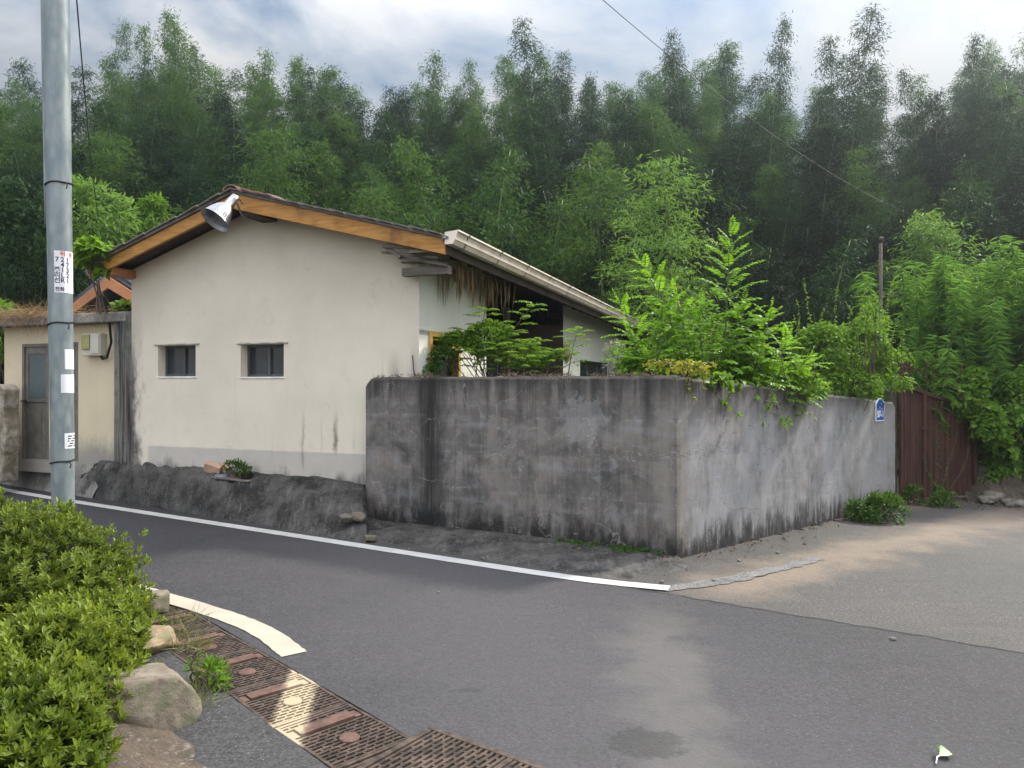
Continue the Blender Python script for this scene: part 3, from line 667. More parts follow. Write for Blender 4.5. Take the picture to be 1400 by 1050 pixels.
# yellow timber door in the side wall
dz = MB(); fw = .07
dz.box(-.16, .025, vA, vA + fw, .5, zA).box(-.16, .025, vB_ - fw, vB_, .5, zA).box(-.16, .025, vA + fw, vB_ - fw, zA - fw, zA).box(-.12, .015, vA + fw, vB_ - fw, zA - .24, zA - .17)
do = dz.build('door', M_YELLOWWOOD, house, bevel=.004); do.location = (UR, 0, 0)
MB().box(-.10, -.08, vA + fw, vB_ - fw, .5, zA - .24).build('pane', M_PANE, do)
sw = MB(); zt = min(zE, 2.2); sw.box(-.14, -.09, vE, vE + .05, .9, zt).box(-.14, -.09, vF - .05, vF, .9, zt).box(-.14, -.09, vE + .05, vF - .05, zt - .05, zt).box(-.14, -.09, vE + .05, vF - .05, .9, .95)
for k in (1, 2): x = vE + (vF - vE) * k / 3; sw.box(-.135, -.095, x - .03, x + .03, .95, zt - .05)
wo = sw.build('window', M_FRAME, house); wo.location = (UR, 0, 0); MB().box(-.115, -.105, vE + .04, vF - .04, .94, zt - .04).build('pane', M_PANE, wo)
MB().add([(UL, 0, .2), (UL, VE - .4, .2), (UL, VE - .4, 2.95), (UL, 0, roofz(UL, 0) - .1)], [(0, 1, 2, 3)]).build('rear_wall', M_GABLE, house)
MB().add([(UL, VE - .4, .2), (UR, VE - .4, .2), (UR, VE - .4, 3.0), (UL, VE - .4, 3.0)], [(0, 1, 2, 3)]).build('end_wall', M_GABLE, house)
# roof: two slabs with thickness
def slab(u0, u1, off, th):
    mb = MB(); vs = []
    for v in (VB - .03, VE):
        for (u, dz_) in ((u0, off), (u1, off), (u1, off - th), (u0, off - th)): vs.append((u, v, roofz(u, v) + dz_))
    return mb.add(vs, [(0, 1, 2, 3), (7, 6, 5, 4), (0, 4, 5, 1), (1, 5, 6, 2), (2, 6, 7, 3), (3, 7, 4, 0)])
rf = MB()
for m_ in (slab(.0001, ER + .06, 0, .035), slab(-.0001, EL - .06, 0, .035)): rf.add(m_.v, m_.f)
roof = rf.build('roof', M_ROOF, house)
# ragged edge of the roofing felt and boards on the gable side
sh = MB()
for s_, e in ((1, ER), (-1, EL)):
    n = 14
    for k in range(n):
        u0 = e * k / n; u1 = e * (k + 1) / n - .015 * s_; o_ = random.uniform(.002, .012); v0 = VB - .055 - random.uniform(0, .03)
        sh.add([(u0, v0, roofz(u0) + o_ + .02), (u1, v0, roofz(u1) + o_ + .008), (u1, VB + .5, roofz(u1) + o_ + .008 - SAG * .5), (u0, VB + .5, roofz(u0) + o_ + .02 - SAG * .5),
                (u0, v0, roofz(u0) + o_), (u1, v0, roofz(u1) + o_ - .008), (u1, VB + .5, roofz(u1) + o_ - .008 - SAG * .5), (u0, VB + .5, roofz(u0) + o_ - SAG * .5)], [(0, 1, 2, 3), (7, 6, 5, 4), (0, 4, 5, 1), (1, 5, 6, 2), (2, 6, 7, 3), (3, 7, 4, 0)])
sh.build('verge_slate', M_ROOF, roof)
rt = MB()
for k in range(14):   # ridge tiles, the first ones slipped forward
    v0 = VB - .08 + k * .33; M_ = Matrix.Translation((0, v0, RIDGE - .02 - SAG * k * .33)) @ Matrix.Rotation(R(-90), 4, 'X') @ Matrix.Rotation(random.uniform(-.1, .1), 4, 'Y')
    vs = []; fs = []
    for (yy, rr) in ((0, .125), (.36, .105)):
        for j in range(9):
            a = math.pi * j / 8
            for q in (rr, rr - .022): vs.append(M_ @ Vector((math.cos(a) * q, -math.sin(a) * q * .62, yy)))
    for j in range(8): fs += [(2*j, 2*j+2, 18+2*j+2, 18+2*j), (2*j+1, 18+2*j+1, 18+2*j+3, 2*j+3), (2*j, 2*j+1, 2*j+3, 2*j+2)]
    rt.add(vs, fs)
rt.build('ridge_tile', M_TILE, roof, True)
st_ = MB()
for u0, tl in ((.16, .25), (.38, .2), (.55, .1)):
    st_.add([(u0, VB - .07, roofz(u0) + .05), (u0 + tl, VB - .07, roofz(u0 + tl) + .035), (u0 + tl, VB + .2, roofz(u0 + tl) + .035), (u0, VB + .2, roofz(u0) + .06),
             (u0, VB - .07, roofz(u0) + .015), (u0 + tl, VB - .07, roofz(u0 + tl) + .012), (u0 + tl, VB + .2, roofz(u0 + tl) + .012), (u0, VB + .2, roofz(u0) + .02)], [(0, 1, 2, 3), (7, 6, 5, 4), (0, 4, 5, 1), (1, 5, 6, 2), (2, 6, 7, 3), (3, 7, 4, 0)])
st_.build('slipped_tile', M_TILE, roof, bevel=.008)
# barge boards
for (e, hi, lo_) in ((ER, .20, .175), (EL, .17, .15)):
    u0 = .0 if e > 0 else -.0; vs = []
    for v in (VB, VB + .045):
        for (u, d_) in ((u0, -.036), (e, -.036), (e, -.036 - lo_), (u0, -.036 - hi)): vs.append((u, v if e > 0 else v + .002, roofz(u) + d_))
    MB().add(vs, [(0, 1, 2, 3), (7, 6, 5, 4), (0, 4, 5, 1), (1, 5, 6, 2), (2, 6, 7, 3), (3, 7, 4, 0)]).build('barge_board', M_BARGE, house, bevel=.006)
# soffit boards (dark) and rafters / purlins
sf = MB()
for m_ in (slab(.03, ER - .02, -.05, .02), slab(-.03, EL + .02, -.05, .02)):
    sf.add([(x, y + .08 if y < 0 else y, z) for x, y, z in m_.v], m_.f)
sf.build('soffit', M_DARKWOOD_SHADE, house)
for (u, w, h, d) in ((.24, .13, .11, .27), (EL + .33, .12, .09, .17)):
    zt_ = roofz(u) - .075
    MB().box(u - w / 2 - .1, u + w / 2, VB + .05, .2, zt_ - h - .08, zt_ - .06).build('purlin', M_DARKWOOD_SHADE if u > 0 else M_BARGE2, house, bevel=.006)
a_, zz_ = gable(549, 372, -.2)
MB().box(a_, ER - .08, -.20, -.10, zz_ - .05, zz_ + .05).build('purlin', M_OLDWOOD, house, bevel=.006)
for k in range(24):
    v = .3 + k * .55; MB().bar((UR + .01, v, roofz(UR, v) - .12), (ER - .05, v, roofz(ER - .05, v) - .11), .06, .07).build('eave_rafter', M_DARKWOOD_SHADE, house)
# broken eave boards at the corner
bb = MB()
for (x0, y0, x1, y1, v, t) in ((524, 336, 604, 338, -.36, .05), (523, 345, 600, 352, -.3, .03), (528, 338, 548, 352, -.33, .04), (545, 352, 610, 362, -.25, .035), (550, 359, 600, 359, -.15, .02), (560, 345, 600, 342, -.4, .03)):
    a, za = gable(x0, y0, v); b, zb_ = gable(x1, y1, v); bb.bar((a, v, za), (min(b, ER - .05), v, zb_), .05, t)
bb.build('eave_board', M_OLDWOOD, house)
# fascia and gutter
fa = MB(); fa.add([(ER - .03, VB + .05, 3.33), (ER, VB + .05, 3.33), (ER, VB + .05, 3.17), (ER - .03, VB + .05, 3.17)] + [(ER - .03, VE, 3.33 - SAG * 13.9), (ER, VE, 3.33 - SAG * 13.9), (ER, VE, 3.17 - SAG * 13.9), (ER - .03, VE, 3.17 - SAG * 13.9)], [(0, 1, 2, 3), (7, 6, 5, 4), (0, 4, 5, 1), (1, 5, 6, 2), (2, 6, 7, 3), (3, 7, 4, 0)])
fa.build('fascia', M_DARKWOOD_SHADE, house)
gpf = [(0.01, .0), (.0, -.135), (.09, -.135), (.115, -.09), (.125, -.085), (.145, -.01), (.17, .0), (.17, .018), (.135, .016), (.118, -.068), (.10, -.078), (.08, -.120), (.015, -.120), (.022, .0)]
vs = []; fs = []
for (v, dz_) in ((VB - .02, 0), (VE, -SAG * (VE - VB))):
    for (x, z) in gpf: vs.append((ER + .012 + x, v, 3.405 + z + dz_))
n = len(gpf); fs = [(i, (i+1) % n, n + (i+1) % n, n + i) for i in range(n)] + [tuple(range(4))]
gut = MB().add(vs, fs).build('gutter', M_GUTTER, house)
gz = lambda v: 3.405 - SAG * (v - VB)
MB().add([(ER + .012, VB - .022, 3.405), (ER + .18, VB - .022, 3.42), (ER + .15, VB - .022, 3.33), (ER + .11, VB - .022, 3.268), (ER + .012, VB - .022, 3.268)], [(0, 1, 2, 3, 4)]).build('gutter_end_cap', M_GUTTER, gut)
for k in range(12):
    v = VB + .28 + k * 1.0; z = gz(v)
    b = MB()
    pf = [(ER + .01, z - .14), (ER + .108, z - .14), (ER + .132, z - .09), (ER + .16, z - .012), (ER + .188, z), (ER + .188, z + .022), (ER, z + .022)]
    for p, q in zip(pf, pf[1:]): b.bar((p[0], v, p[1]), (q[0], v, q[1]), .022, .006, (0, 1, 0)) if False else b.add([(p[0], v - .012, p[1]), (q[0], v - .012, q[1]), (q[0], v + .012, q[1]), (p[0], v + .012, p[1])], [(0, 1, 2, 3)])
    b.build('bracket', M_BRACKET, gut)
MB().tube([(ER - .02, VB - .02, 3.33), (ER + .02, VB + .0, 3.345), (ER + .08, VB + .02, 3.33)], .03, 10).build('drip_pipe', M_ALU, house, True)
# dried thatch hanging from the eave
lv = Leaves()
for k in range(130):
    q = random.random(); v = .28 + 1.9 * q if random.random() < .75 else random.choice((.42, 1.55)) + random.gauss(0, .12)
    z = roofz(2.75, v) - .16; x = random.uniform(UR + .05, UR + .42)
    lv.add(np.array([[x, v, z - random.uniform(0, .05)]]), np.array([random.gauss(0, .1), random.gauss(.06, .16), -1]), np.array([1, random.gauss(-.4, .6), .1]), random.uniform(.18, .52) * (1.1 if .3 < v < .7 or v > 1.3 else .7), random.uniform(.015, .035), random.random())
link('dry_thatch', lv.mesh('dry_thatch', 'lance', .04, .2), L_DRY, house)
MB().add([(UR + .06, vD - .1, 2.52), (UR + .08, vD + .18, 2.45), (UR + .06, vD + .3, 2.2), (UR + .05, vD + .16, 2.12), (UR + .05, vD - .05, 2.28)], [(0, 1, 2, 3, 4)]).build('torn_board', M_CARD, house)
# cable along the corner of the gable
MB().tube([(2.33, -.015, 2.05), (2.35, -.03, 1.9), (2.38, -.02, 1.7)], .006, 5).build('wall_cable', M_BLACK, house)

# ---- floodlight on the gable
Ls = at(317, 275, 9.2)
fl = empty('floodlight', Ls, 0, 'ribbed aluminium floodlight hanging from the gable peak, pointing down at the road', 'lamp')
ax = (at(291, 304, 9.02) - Ls).normalized(); MF = ax.to_track_quat('Z', 'X').to_matrix().to_4x4()
pr = [(.052, -.08), (.056, -.02), (.056, .09), (.062, .10)]
MB().lathe([(.03, -.09)] + pr, 20, MF, .02, True).build('socket', M_ALU, fl, True)
refl = [(r_ * .9, z_) for r_, z_ in [(.068, .09), (.09, .115), (.125, .16), (.16, .235), (.182, .31), (.205, .345), (.212, .35), (.204, .343), (.176, .308), (.154, .235), (.118, .162), (.08, .12), (.02, .11)]]
MB().lathe(refl, 72, MF, .012).build('reflector', M_ALU, fl)
MB().lathe([(.0, .12), (.025, .13), (.036, .17), (.042, .20), (.03, .235), (.0, .245)], 20, MF).build('bulb', plain('bulb_glass', (.35, .35, .34), .15), fl, True)
pa = hw(.12, VB + .1, roofz(.12) - .32) - Ls
MB().tube([Vector((0, 0, 0)) - ax * .04, Vector((.06, .02, -.03)), pa * .6 + Vector((0, 0, -.02)), pa], .012, 8).build('arm', M_ALU, fl, True)
MB().tube([Vector((0, 0, 0)) - ax * .08, Vector((.02, .05, .1)), pa + Vector((0, .1, .1))], .006, 6).build('cable', M_BLACK, fl, True)

# ================================================================== SHED, METER, SIDE WALLS
SHO = hw(-2.93, .30, 0)
shed = empty('shed', SHO, RZ, 'low yellow-plastered shed with two narrow grey doors under a flat concrete slab roof', 'shed')
def shedp(px, py):
    t = (px - 700) / F; k = SHO.dot(V) / (t * V.x + V.y); P = Vector((t * k, k, 0)) - SHO; return P.dot(U), EYE - (py - 525) / F * k
uS0, _ = shedp(6, 600); uS1 = .16
d1 = (shedp(30, 600)[0], shedp(67, 600)[0], .5, shedp(45, 470)[1]); d2 = (shedp(72, 600)[0], shedp(107, 600)[0], .5, shedp(90, 468)[1])
zS = shedp(70, 446)[1]
wall_with_holes('front_wall', [uS0, uS1], .3, zS - .02, lambda u: zS, [d1, d2], M_SHEDW, .12, parent=shed)
MB().add([(uS0, 0, .3), (uS0, 2.4, .3), (uS0, 2.4, zS), (uS0, 0, zS)], [(0, 1, 2, 3)]).build('side_wall', M_SHEDW, shed)
MB().add([(uS1, 0, .3), (uS1, 2.4, .3), (uS1, 2.4, zS), (uS1, 0, zS)], [(0, 1, 2, 3)]).build('side_wall', M_SHEDW, shed)
MB().box(uS0 - .35, uS1 + .6, -.22, 2.5, zS + .003, zS + .15).build('roof_slab', M_CONC, shed, bevel=.02)
for a, b, c, d in (d1, d2):
    f = MB(); f.box(a, a + .05, .0, .06, c, d).box(b - .05, b, .0, .06, c, d).box(a + .05, b - .05, .0, .06, d - .05, d)
    do = f.build('door', M_DOOR, shed, bevel=.004)
    g = MB(); zm = c + (d - c) * .52
    g.box(a + .05, b - .05, .03, .055, c, zm - .0).box(a + .05, a + .11, .025, .06, zm, d - .05).box(b - .11, b - .05, .025, .06, zm, d - .05).box(a + .11, b - .11, .025, .06, d - .16, d - .05)
    for q in (.35, .65): x = a + (b - a) * q; g.box(x - .006, x + .006, .022, .03, c + .1, zm - .08)
    g.box(a + .06, b - .06, .018, .03, zm - .05, zm)
    g.build('door_leaf', M_DOOR, do, bevel=.003)
    MB().box(a + .11, b - .11, .038, .046, zm, d - .16).build('pane', M_FROST, do)
    MB().tube([(a + .07, .03, zm - .03), (a + .07, -.03, zm - .03)], .014, 10).tube([(a + .03, -.035, zm - .03), (a + .12, -.035, zm - .03)], .012, 8).build('handle', M_BLACK, do, True)
# straw on the slab roof
lv = Leaves(); o_ = np.array(SHO)
for k in range(1500):
    u = random.uniform(uS0 - .3, .3) if random.random() < .3 else random.uniform(uS0 - .3, uS0 + 1.3); v = random.uniform(-.24, .25) if k % 3 else -.23
    p = SHO + U * u + V * v; d = Vector((random.gauss(0, 1), random.gauss(-.35, .5), random.gauss(-.1, .4)))
    if v < -.16 and random.random() < .6: d = Vector((random.gauss(0, .5), -.25, -1))
    lv.add(np.array([[p.x, p.y, zS + .155 + random.random() * .1]]), np.array(d), rdir(1)[0], random.uniform(.12, .42), .007, random.random())
so = link('dry_straw', lv.mesh('dry_straw', 'blade', .3, .1), L_DRY); tag(so, 'dry brown straw and dead vines lying over the edge of the shed roof', 'straw', kind='stuff')
# meter
mu, mz = shedp(121, 487); mu2, mz2 = shedp(146, 456)
me_ = empty('electricity_meter', SHO + U * ((mu + mu2) / 2) + V * -.005, RZ, 'cream electricity meter box beside the shed doors with black cable', 'meter')
w = (mu2 - mu) / 2
MB().box(-w, w, -.11, 0, mz, mz2).build('meter_box', M_METERBOX, me_, bevel=.012)
MB().box(-w + .015, -.01, -.135, -.111, mz + .1, mz2 - .02).build('meter_window', plain('meter_glass', (.30, .29, .12), .15), me_, bevel=.006)
MB().box(.0, w - .015, -.125, -.111, mz + .03, mz2 - .02).build('meter_cover', M_METERBOX, me_, bevel=.006)
MB().tube([(w * .6, -.05, mz + .02), (w * .9, -.05, mz - .05), (w + .08, -.06, mz - .03), (w + .18, -.07, mz + .2), (w + .17, -.1, mz + .55), (w + .26, -.25, mz + .8), (w + .2, -.3, mz + 1.0), (w - .05, -.3, mz + 1.2), (w - .1, -.3, mz + 1.45)], .018, 8).build('cable', M_BLACK, me_, True)
# blackened strip of wall between shed and house
def mould():
    m = MT('mouldy_concrete'); o = m.obj(); st = m.noise(m.map(o, (12, 12, .5)), 1.0, 6, .7); b = m.noise(o, 5, 6, .65)
    col = m.mix(m.ss(st, .38, .62), (.022, .021, .02), (.20, .19, .17)); col = m.mix(m.ss(b, .5, .68, 0, .6), col, (.05, .048, .045))
    return m.out(col, .92, m.bump(st, .5, .015))
pl = empty('concrete_pier', hw(-2.75, .0, 0), RZ, 'black-stained concrete pier filling the gap between shed and cream house', 'wall')
zP = 2.72
g = MB()
for (a, b, o_) in ((-.02, .16, .14), (.165, .30, .09), (.305, .49, .06)): g.box(a, b, o_, .5, .2, zP - .02)
g.build('render_coat', mould(), pl, bevel=.012)
# remnant mud wall at far left
mw = MB(); n = 20
pts = [(-.9, .2), (-.05, .2), (-.02, .6), (.03, .9), (-.03, 1.3), (.0, 1.62), (-.12, 1.70), (-.3, 1.68), (-.6, 1.72), (-.9, 1.7)]
mw.prism(pts, 1, 0, .25)
mo = mw.build('mud_wall', rock_mat('mud_and_plaster', (.16, .12, .085), (.40, .36, .30)), bevel=.02)
q = gp(12, 632, .5); mo.location = (q.x, q.y - .1, 0); mo.rotation_euler = (0, 0, RZ); tag(mo, 'broken brown mud wall stub left of the yellow shed', 'wall')
# tiled house further back
TO = at(150, 378, 14.2); th = empty('tiled_house', (TO.x, TO.y, 0), RZ, 'house with orange barge boards and black roof tiles behind the shed', 'house')
zr = TO.z; sl_ = .52; wd = 1.4
rfm = MB()
for s_ in (1, -1):
    vs = []
    for v in (0, 6):
        for (u, dzz) in ((0, .07), (wd * s_, .07), (wd * s_, .0), (0, .0)): vs.append((u, v, zr - abs(u) * sl_ + dzz))
    rfm.add(vs, [(0, 1, 2, 3), (7, 6, 5, 4), (0, 4, 5, 1), (1, 5, 6, 2), (2, 6, 7, 3), (3, 7, 4, 0)])
    for k in range(9):
        v = .08 + k * .3
        rfm.tube([(0.05 * s_, v, zr + .09), (wd * s_ + .1 * s_, v, zr + .09 - (wd + .1) * sl_)], .06, 8)
    if s_: 
        vs = []
        for v in (-.05, -.005):
            for (u, dzz) in ((0, -.003), (wd * s_, -.003), (wd * s_, -.19), (0, -.22)): vs.append((u, v + .001 * s_, zr - abs(u) * sl_ + dzz))
        MB().add(vs, [(0, 1, 2, 3), (7, 6, 5, 4), (0, 4, 5, 1), (1, 5, 6, 2), (2, 6, 7, 3), (3, 7, 4, 0)]).build('barge_board', M_BARGE2, th)
tr = rfm.build('roof', M_BLACKTILE, th, True)
q = MB()
for v in (.02, .32): q.tube([(-wd - .18, v - .05, zr - wd * sl_ + .12), (-wd - .02, v + .05, zr - wd * sl_ + .17)], .07, 10)
q.build('eave_tile_end', M_WHITE, tr, True)
MB().prism([(-wd + .3, 0), (wd - .3, 0), (wd - .3, zr - .95), (0, zr - .12), (-wd + .3, zr - .95)], 1, .5, 5.8).build('gable_wall', M_DARKWOOD_SHADE, th)

# ================================================================== YARD WALL
wall = empty('concrete_wall', CORNER, 0, 'waist-to-head-high stained concrete yard wall turning the corner between the two roads', 'wall')
def panel(name, length, ztop, ang, sgn, mat, th=.18, round_end=False):
    bm = bmesh.new(); nx = int(length / .06); nz = 30; ny = 3
    def P(x, k, j):
        zt_ = ztop(x); zb = -.5; z = zb + (zt_ - zb) * j / nz
        y = k
        return x, y, z
    verts = {}
    def vert(x, y, z, tag_):
        if tag_ in verts: return verts[tag_]
        v = bm.verts.new((x, y, z)); verts[tag_] = v; return v
    for i in range(nx + 1):
        x = length * i / nx; zt_ = ztop(x)
        prof = [(0, -.5 + (zt_ - .03 + .5) * j / nz) for j in range(nz + 1)] + [(.02, zt_), (th - .02, zt_)] + [(th, -.5 + (zt_ - .03 + .5) * j / nz) for j in range(nz, -1, -6)]
        for j, (y, z) in enumerate(prof):
            dn = fbm(x * 3, z * 3 + 9 * sgn, 1, 4) * .006; tz = (fbm(x * 5, 3.3 * sgn, y * 8, 4) * .014 if z > zt_ - .06 else 0)
            vert(x, sgn * (y + (dn if j < nz else 0)), z + tz, (i, j))
        m_ = len(prof)
    for i in range(nx):
        for j in range(m_ - 1): bm.faces.new((verts[i, j], verts[i+1, j], verts[i+1, j+1], verts[i, j+1]))
    for i in (0, nx): bm.faces.new([verts[i, j] for j in range(m_)])
    bmesh.ops.recalc_face_normals(bm, faces=bm.faces[:])
    me = bpy.data.meshes.new(name); bm.to_mesh(me); bm.free(); o = link(name, me, mat, wall); o.rotation_euler = (0, 0, ang); return o
La = math.atan2(LDIR.y, LDIR.x); Wa = math.atan2(WDIR.y, WDIR.x)
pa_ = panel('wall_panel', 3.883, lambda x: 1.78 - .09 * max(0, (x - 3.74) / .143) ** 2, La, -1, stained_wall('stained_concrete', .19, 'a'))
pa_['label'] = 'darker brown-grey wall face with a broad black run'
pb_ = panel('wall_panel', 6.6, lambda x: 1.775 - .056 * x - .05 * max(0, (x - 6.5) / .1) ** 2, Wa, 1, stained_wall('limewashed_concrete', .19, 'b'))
pb_['label'] = 'paler grey wall face along the side road'

# ================================================================== TEXT
def text_mesh(s, size, align='CENTER', bold=0.0):
    cu = bpy.data.curves.new('t', 'FONT'); cu.body = s; cu.size = size; cu.align_x = align; cu.align_y = 'CENTER'; cu.offset = bold; cu.resolution_u = 3
    o = bpy.data.objects.new('t', cu); COL.objects.link(o); bpy.context.view_layer.update()
    me = bpy.data.meshes.new_from_object(o.evaluated_get(bpy.context.evaluated_depsgraph_get()))
    bpy.data.objects.remove(o); bpy.data.curves.remove(cu)
    n = len(me.vertices); co = np.zeros(n * 3); me.vertices.foreach_get('co', co); return me, co.reshape(-1, 3)

# ---- address plate on the side-road face
SU = 6.05
for k in range(60):
    p = CORNER + WDIR * (5 + k * .03)
    if 700 + F * p.x / p.y > 1202: SU = 5 + k * .03; break
pp = CORNER + WDIR * SU; zc = EYE - (560 - 525) / F * pp.y
sg = empty('address_plate', Vector((pp.x, pp.y, zc)) + Vector((WDIR.y, -WDIR.x, 0)) * .012, Wa, 'small blue house number plate with white figures on the grey wall by the gate', 'sign')
k_ = .19; hh = .175
def house_poly(s): return [(-k_ * s, -hh * s), (k_ * s, -hh * s), (k_ * s, hh * s * .55), (k_ * .35 * s, hh * s), (-k_ * .35 * s, hh * s), (-k_ * s, hh * s * .55)]
MB().prism(house_poly(1), 1, -.004, .010).build('border', M_SIGNW, sg)
MB().prism(house_poly(.91), 1, -.006, -.0045).build('plate', M_BLUE, sg)
def flat_text(s, size, x, z, mat, par, name='lettering', y=-.0072, sx=1.0, bold=0.0):
    me, co = text_mesh(s, size, bold=bold); new = np.stack([co[:, 0] * sx + x, np.full(len(co), y), co[:, 1] + z], 1)
    me.vertices.foreach_set('co', new.astype(np.float32).ravel()); me.materials.clear(); me.update(); return link(name, me, mat, par)
flat_text('507-11', .135, 0, -.072, M_SIGNW, sg, sx=.80, bold=.0065)
em = MB().tube([(-.06, -.008, .045), (-.03, -.008, .035), (.02, -.008, .035), (.06, -.008, .045)], .004, 6).tube([(.02, -.008, .092), (.028, -.008, .092)], .009, 6)
em.box(-.14, .14, -.0075, -.0065, .008, .012); em.build('emblem', M_SIGNW, sg)

# ================================================================== GATE
gA = Vector((6.26, 12.06, 0)); gM = Vector((6.93, 12.62, 0)); gE = Vector((7.95, 12.85, 0))
gate = empty('iron_gate', gA, 0, 'rusty corrugated iron double gate with a spiked rail at the end of the wall', 'gate')
def leaf_panel(p, q, z0, z1, z1b):
    d = (q - p); L_ = d.length; d = d / L_; nrm = Vector((-d.y, d.x, 0)); n = int(L_ / .01)
    vs = []; fs = []
    for i in range(n + 1):
        s = i / n; x = p + d * (L_ * s) - gA; ph = (i * .01 / .115) % 1.0
        o_ = .0 if ph < .35 else (.028 if .45 < ph < .85 else .014)
        zt_ = z1 + (z1b - z1) * s
        for z in (z0, (z0 + zt_) / 2, zt_): vs.append(x + nrm * o_ + Vector((0, 0, z)))
        if i:
            for j in range(2): fs.append((3*i-3+j, 3*i+j, 3*i+j+1, 3*i-2+j))
    lf = MB().add(vs, fs).build('gate_leaf', M_RUST, gate, fix=False)
    fr = MB(); a = p - gA; b = q - gA; o_ = nrm * -.02
    for (e, zt_) in ((a, z1), (b, z1b)): fr.bar(e + o_ + Vector((0, 0, z0)), e + o_ + Vector((0, 0, zt_ + .05)), .045, .045, d)
    fr.bar(a + o_ + Vector((0, 0, z1 + .03)), b + o_ + Vector((0, 0, z1b + .03)), .045, .06)
    fr.build('frame', M_RUST, lf)
zgt = -.22
leaf_panel(gA, gM, zgt, EYE - (528 - 525) / F * 12.06, EYE - (538 - 525) / F * 12.62)
leaf_panel(gM + Vector((.03, .0, 0)), gE, zgt, EYE - (540 - 525) / F * 12.65, EYE - (560 - 525) / F * 12.85)
sp = MB()
for k in range(16):
    s = k / 15; p = gA.lerp(gM, s * 1.0) if k < 9 else gM.lerp(gE, (k - 8) / 9); p = p - gA; z0 = 1.66 - .04 * s
    sp.bar(p + Vector((0, .02, z0)), p + Vector((0, .02, z0 + .42 + .03 * (k % 2))), .014, .014, (1, 0, 0))
sp.bar(Vector((0, .03, 1.98)), gM - gA + Vector((0, .03, 1.95)), .02, .02); sp.bar(gM - gA + Vector((-.35, .03, 2.1)), gM - gA + Vector((.1, .03, 1.85)), .02, .02)
sp.build('spike_rail', M_RUST, gate)
MB().box(-.14, -.02, .02, .14, -.3, 1.78).build('gate_post', M_DARKWOOD_SHADE, gate, bevel=.008)
MB().bar(gM - gA + Vector((-.06, -.08, .95)), gM - gA + Vector((.08, -.06, .95)), .03, .025).build('latch', M_RUST, gate)
tag(MB().tube([at(1204, 640, 12.4), at(1204, 326, 12.4)], .028, 8).tube([at(1204, 331, 12.4), at(1204, 325, 12.4) + Vector((0, -.03, 0))], .036, 8).build('steel_post', M_DARKWOOD_SHADE, smooth=True), 'thin grey post rising above the bushes by the gate', 'post')

# ================================================================== UTILITY POLE
PB = Vector(((88 - 700) / F * 6.25, 6.25, 0)); PT = at(77.0, 0, 6.10); PDIR = (PT - PB); PH = 7.5
pole = empty('utility_pole', PB, 0, 'grey galvanised utility pole with pasted notices beside the narrow road', 'pole')
pdir = PDIR.normalized(); ptop = pdir * (PH / pdir.z)
PR = lambda z: .083 + .003 * z
pts = [ptop * (k / 20) for k in range(21)]
MB().tube(pts, PR(0), 40, PR(PH)).build('shaft', M_POLE, pole, True)
MB().tube([p + Vector((-PR(p.z) + .004, -.035, 0)) for p in pts[8:]], .013, 8).build('conduit', M_POLE, pole, True)
for py in (255, 443, 631):
    z = EYE - (py - 525) / F * 6.2; c = pdir * (z / pdir.z); r_ = PR(z) + .004
    ring = [c + Vector((math.cos(a) * r_, math.sin(a) * r_, .004 * math.sin(a * 3) + .012 * math.cos(a))) for a in np.linspace(0, 2 * math.pi, 33)]
    b = MB().tube(ring, .007, 6); b.tube([c + Vector((.09, -.055, -.0)), c + Vector((.105, -.06, -.02)), c + Vector((.10, -.065, -.05))], .005, 5)
    b.build('cable_band', M_BLACK, pole, True)
camdir = math.atan2(-PB.y, -PB.x)     # angle of the side facing the road
def on_pole(co, z0, off, a0):
    """wrap flat x,y coords round the shaft"""
    out = []
    for x, y in co:
        z = z0 + y; r_ = PR(z) + off; a = a0 + x / r_; c = pdir * (z / pdir.z); out.append((c.x + math.cos(a) * r_, c.y + math.sin(a) * r_, z))
    return out
def sticker(px0, px1, py0, py1, mat=M_PAPER):
    zt_ = EYE - (py0 - 525) / F * 6.2; zb = EYE - (py1 - 525) / F * 6.2; zc = (zt_ + zb) / 2
    axis = 88 - (625 - (py0 + py1) / 2) * -.0 - (790 - (py0 + py1) / 2) * 11 / 790; rp = PR(zc) * F / 6.2
    f = lambda px: math.asin(max(-.999, min(.999, (px - axis) / rp)))
    a0 = f(px0); a1 = f(px1); x0 = a0 * PR(zc); x1 = a1 * PR(zc); n = 14
    co = []; fs = []
    for i in range(n + 1):
        x = x0 + (x1 - x0) * i / n; co += [(x, zb - zc), (x, zt_ - zc)]
        if i: fs.append((2*i-2, 2*i, 2*i+1, 2*i-1))
    o = MB().add(on_pole(co, zc, .0015, camdir), fs).build('notice_sticker', mat, pole, True, fix=False)
    return o, zc, (x0, x1), (zb - zc, zt_ - zc)
def pole_text(s, size, x, y, zc, mat, par, sx=1.0):
    me, co = text_mesh(s, size, bold=.001); me.vertices.foreach_set('co', np.array(on_pole([(a * sx + x, b + y) for a, b, _ in co], zc, .0030, camdir), np.float32).ravel())
    me.materials.clear(); me.update(); return link('lettering', me, mat, par)
st, zc, (x0, x1), (y0, y1) = sticker(75.5, 101.5, 346, 402)
cw = (x1 - x0) / 4.6; rh = (y1 - y0) / 8.0
rows = ['721', ' 47', '주13', '리L2', '선R1']
for i, rr in enumerate(rows):
    for j, ch in enumerate(rr):
        if ch != ' ': pole_text(ch, rh * 1.25, x0 + cw * (.55 + j), y1 - rh * (1.7 + i), zc, M_INK, st)
pole_text('위', rh * 1.1, x0 + cw * 1.6, y1 - rh * .62, zc, M_RED, st); pole_text('험', rh * .9, x0 + cw * 3.3, y1 - rh * .7, zc, M_RED, st)
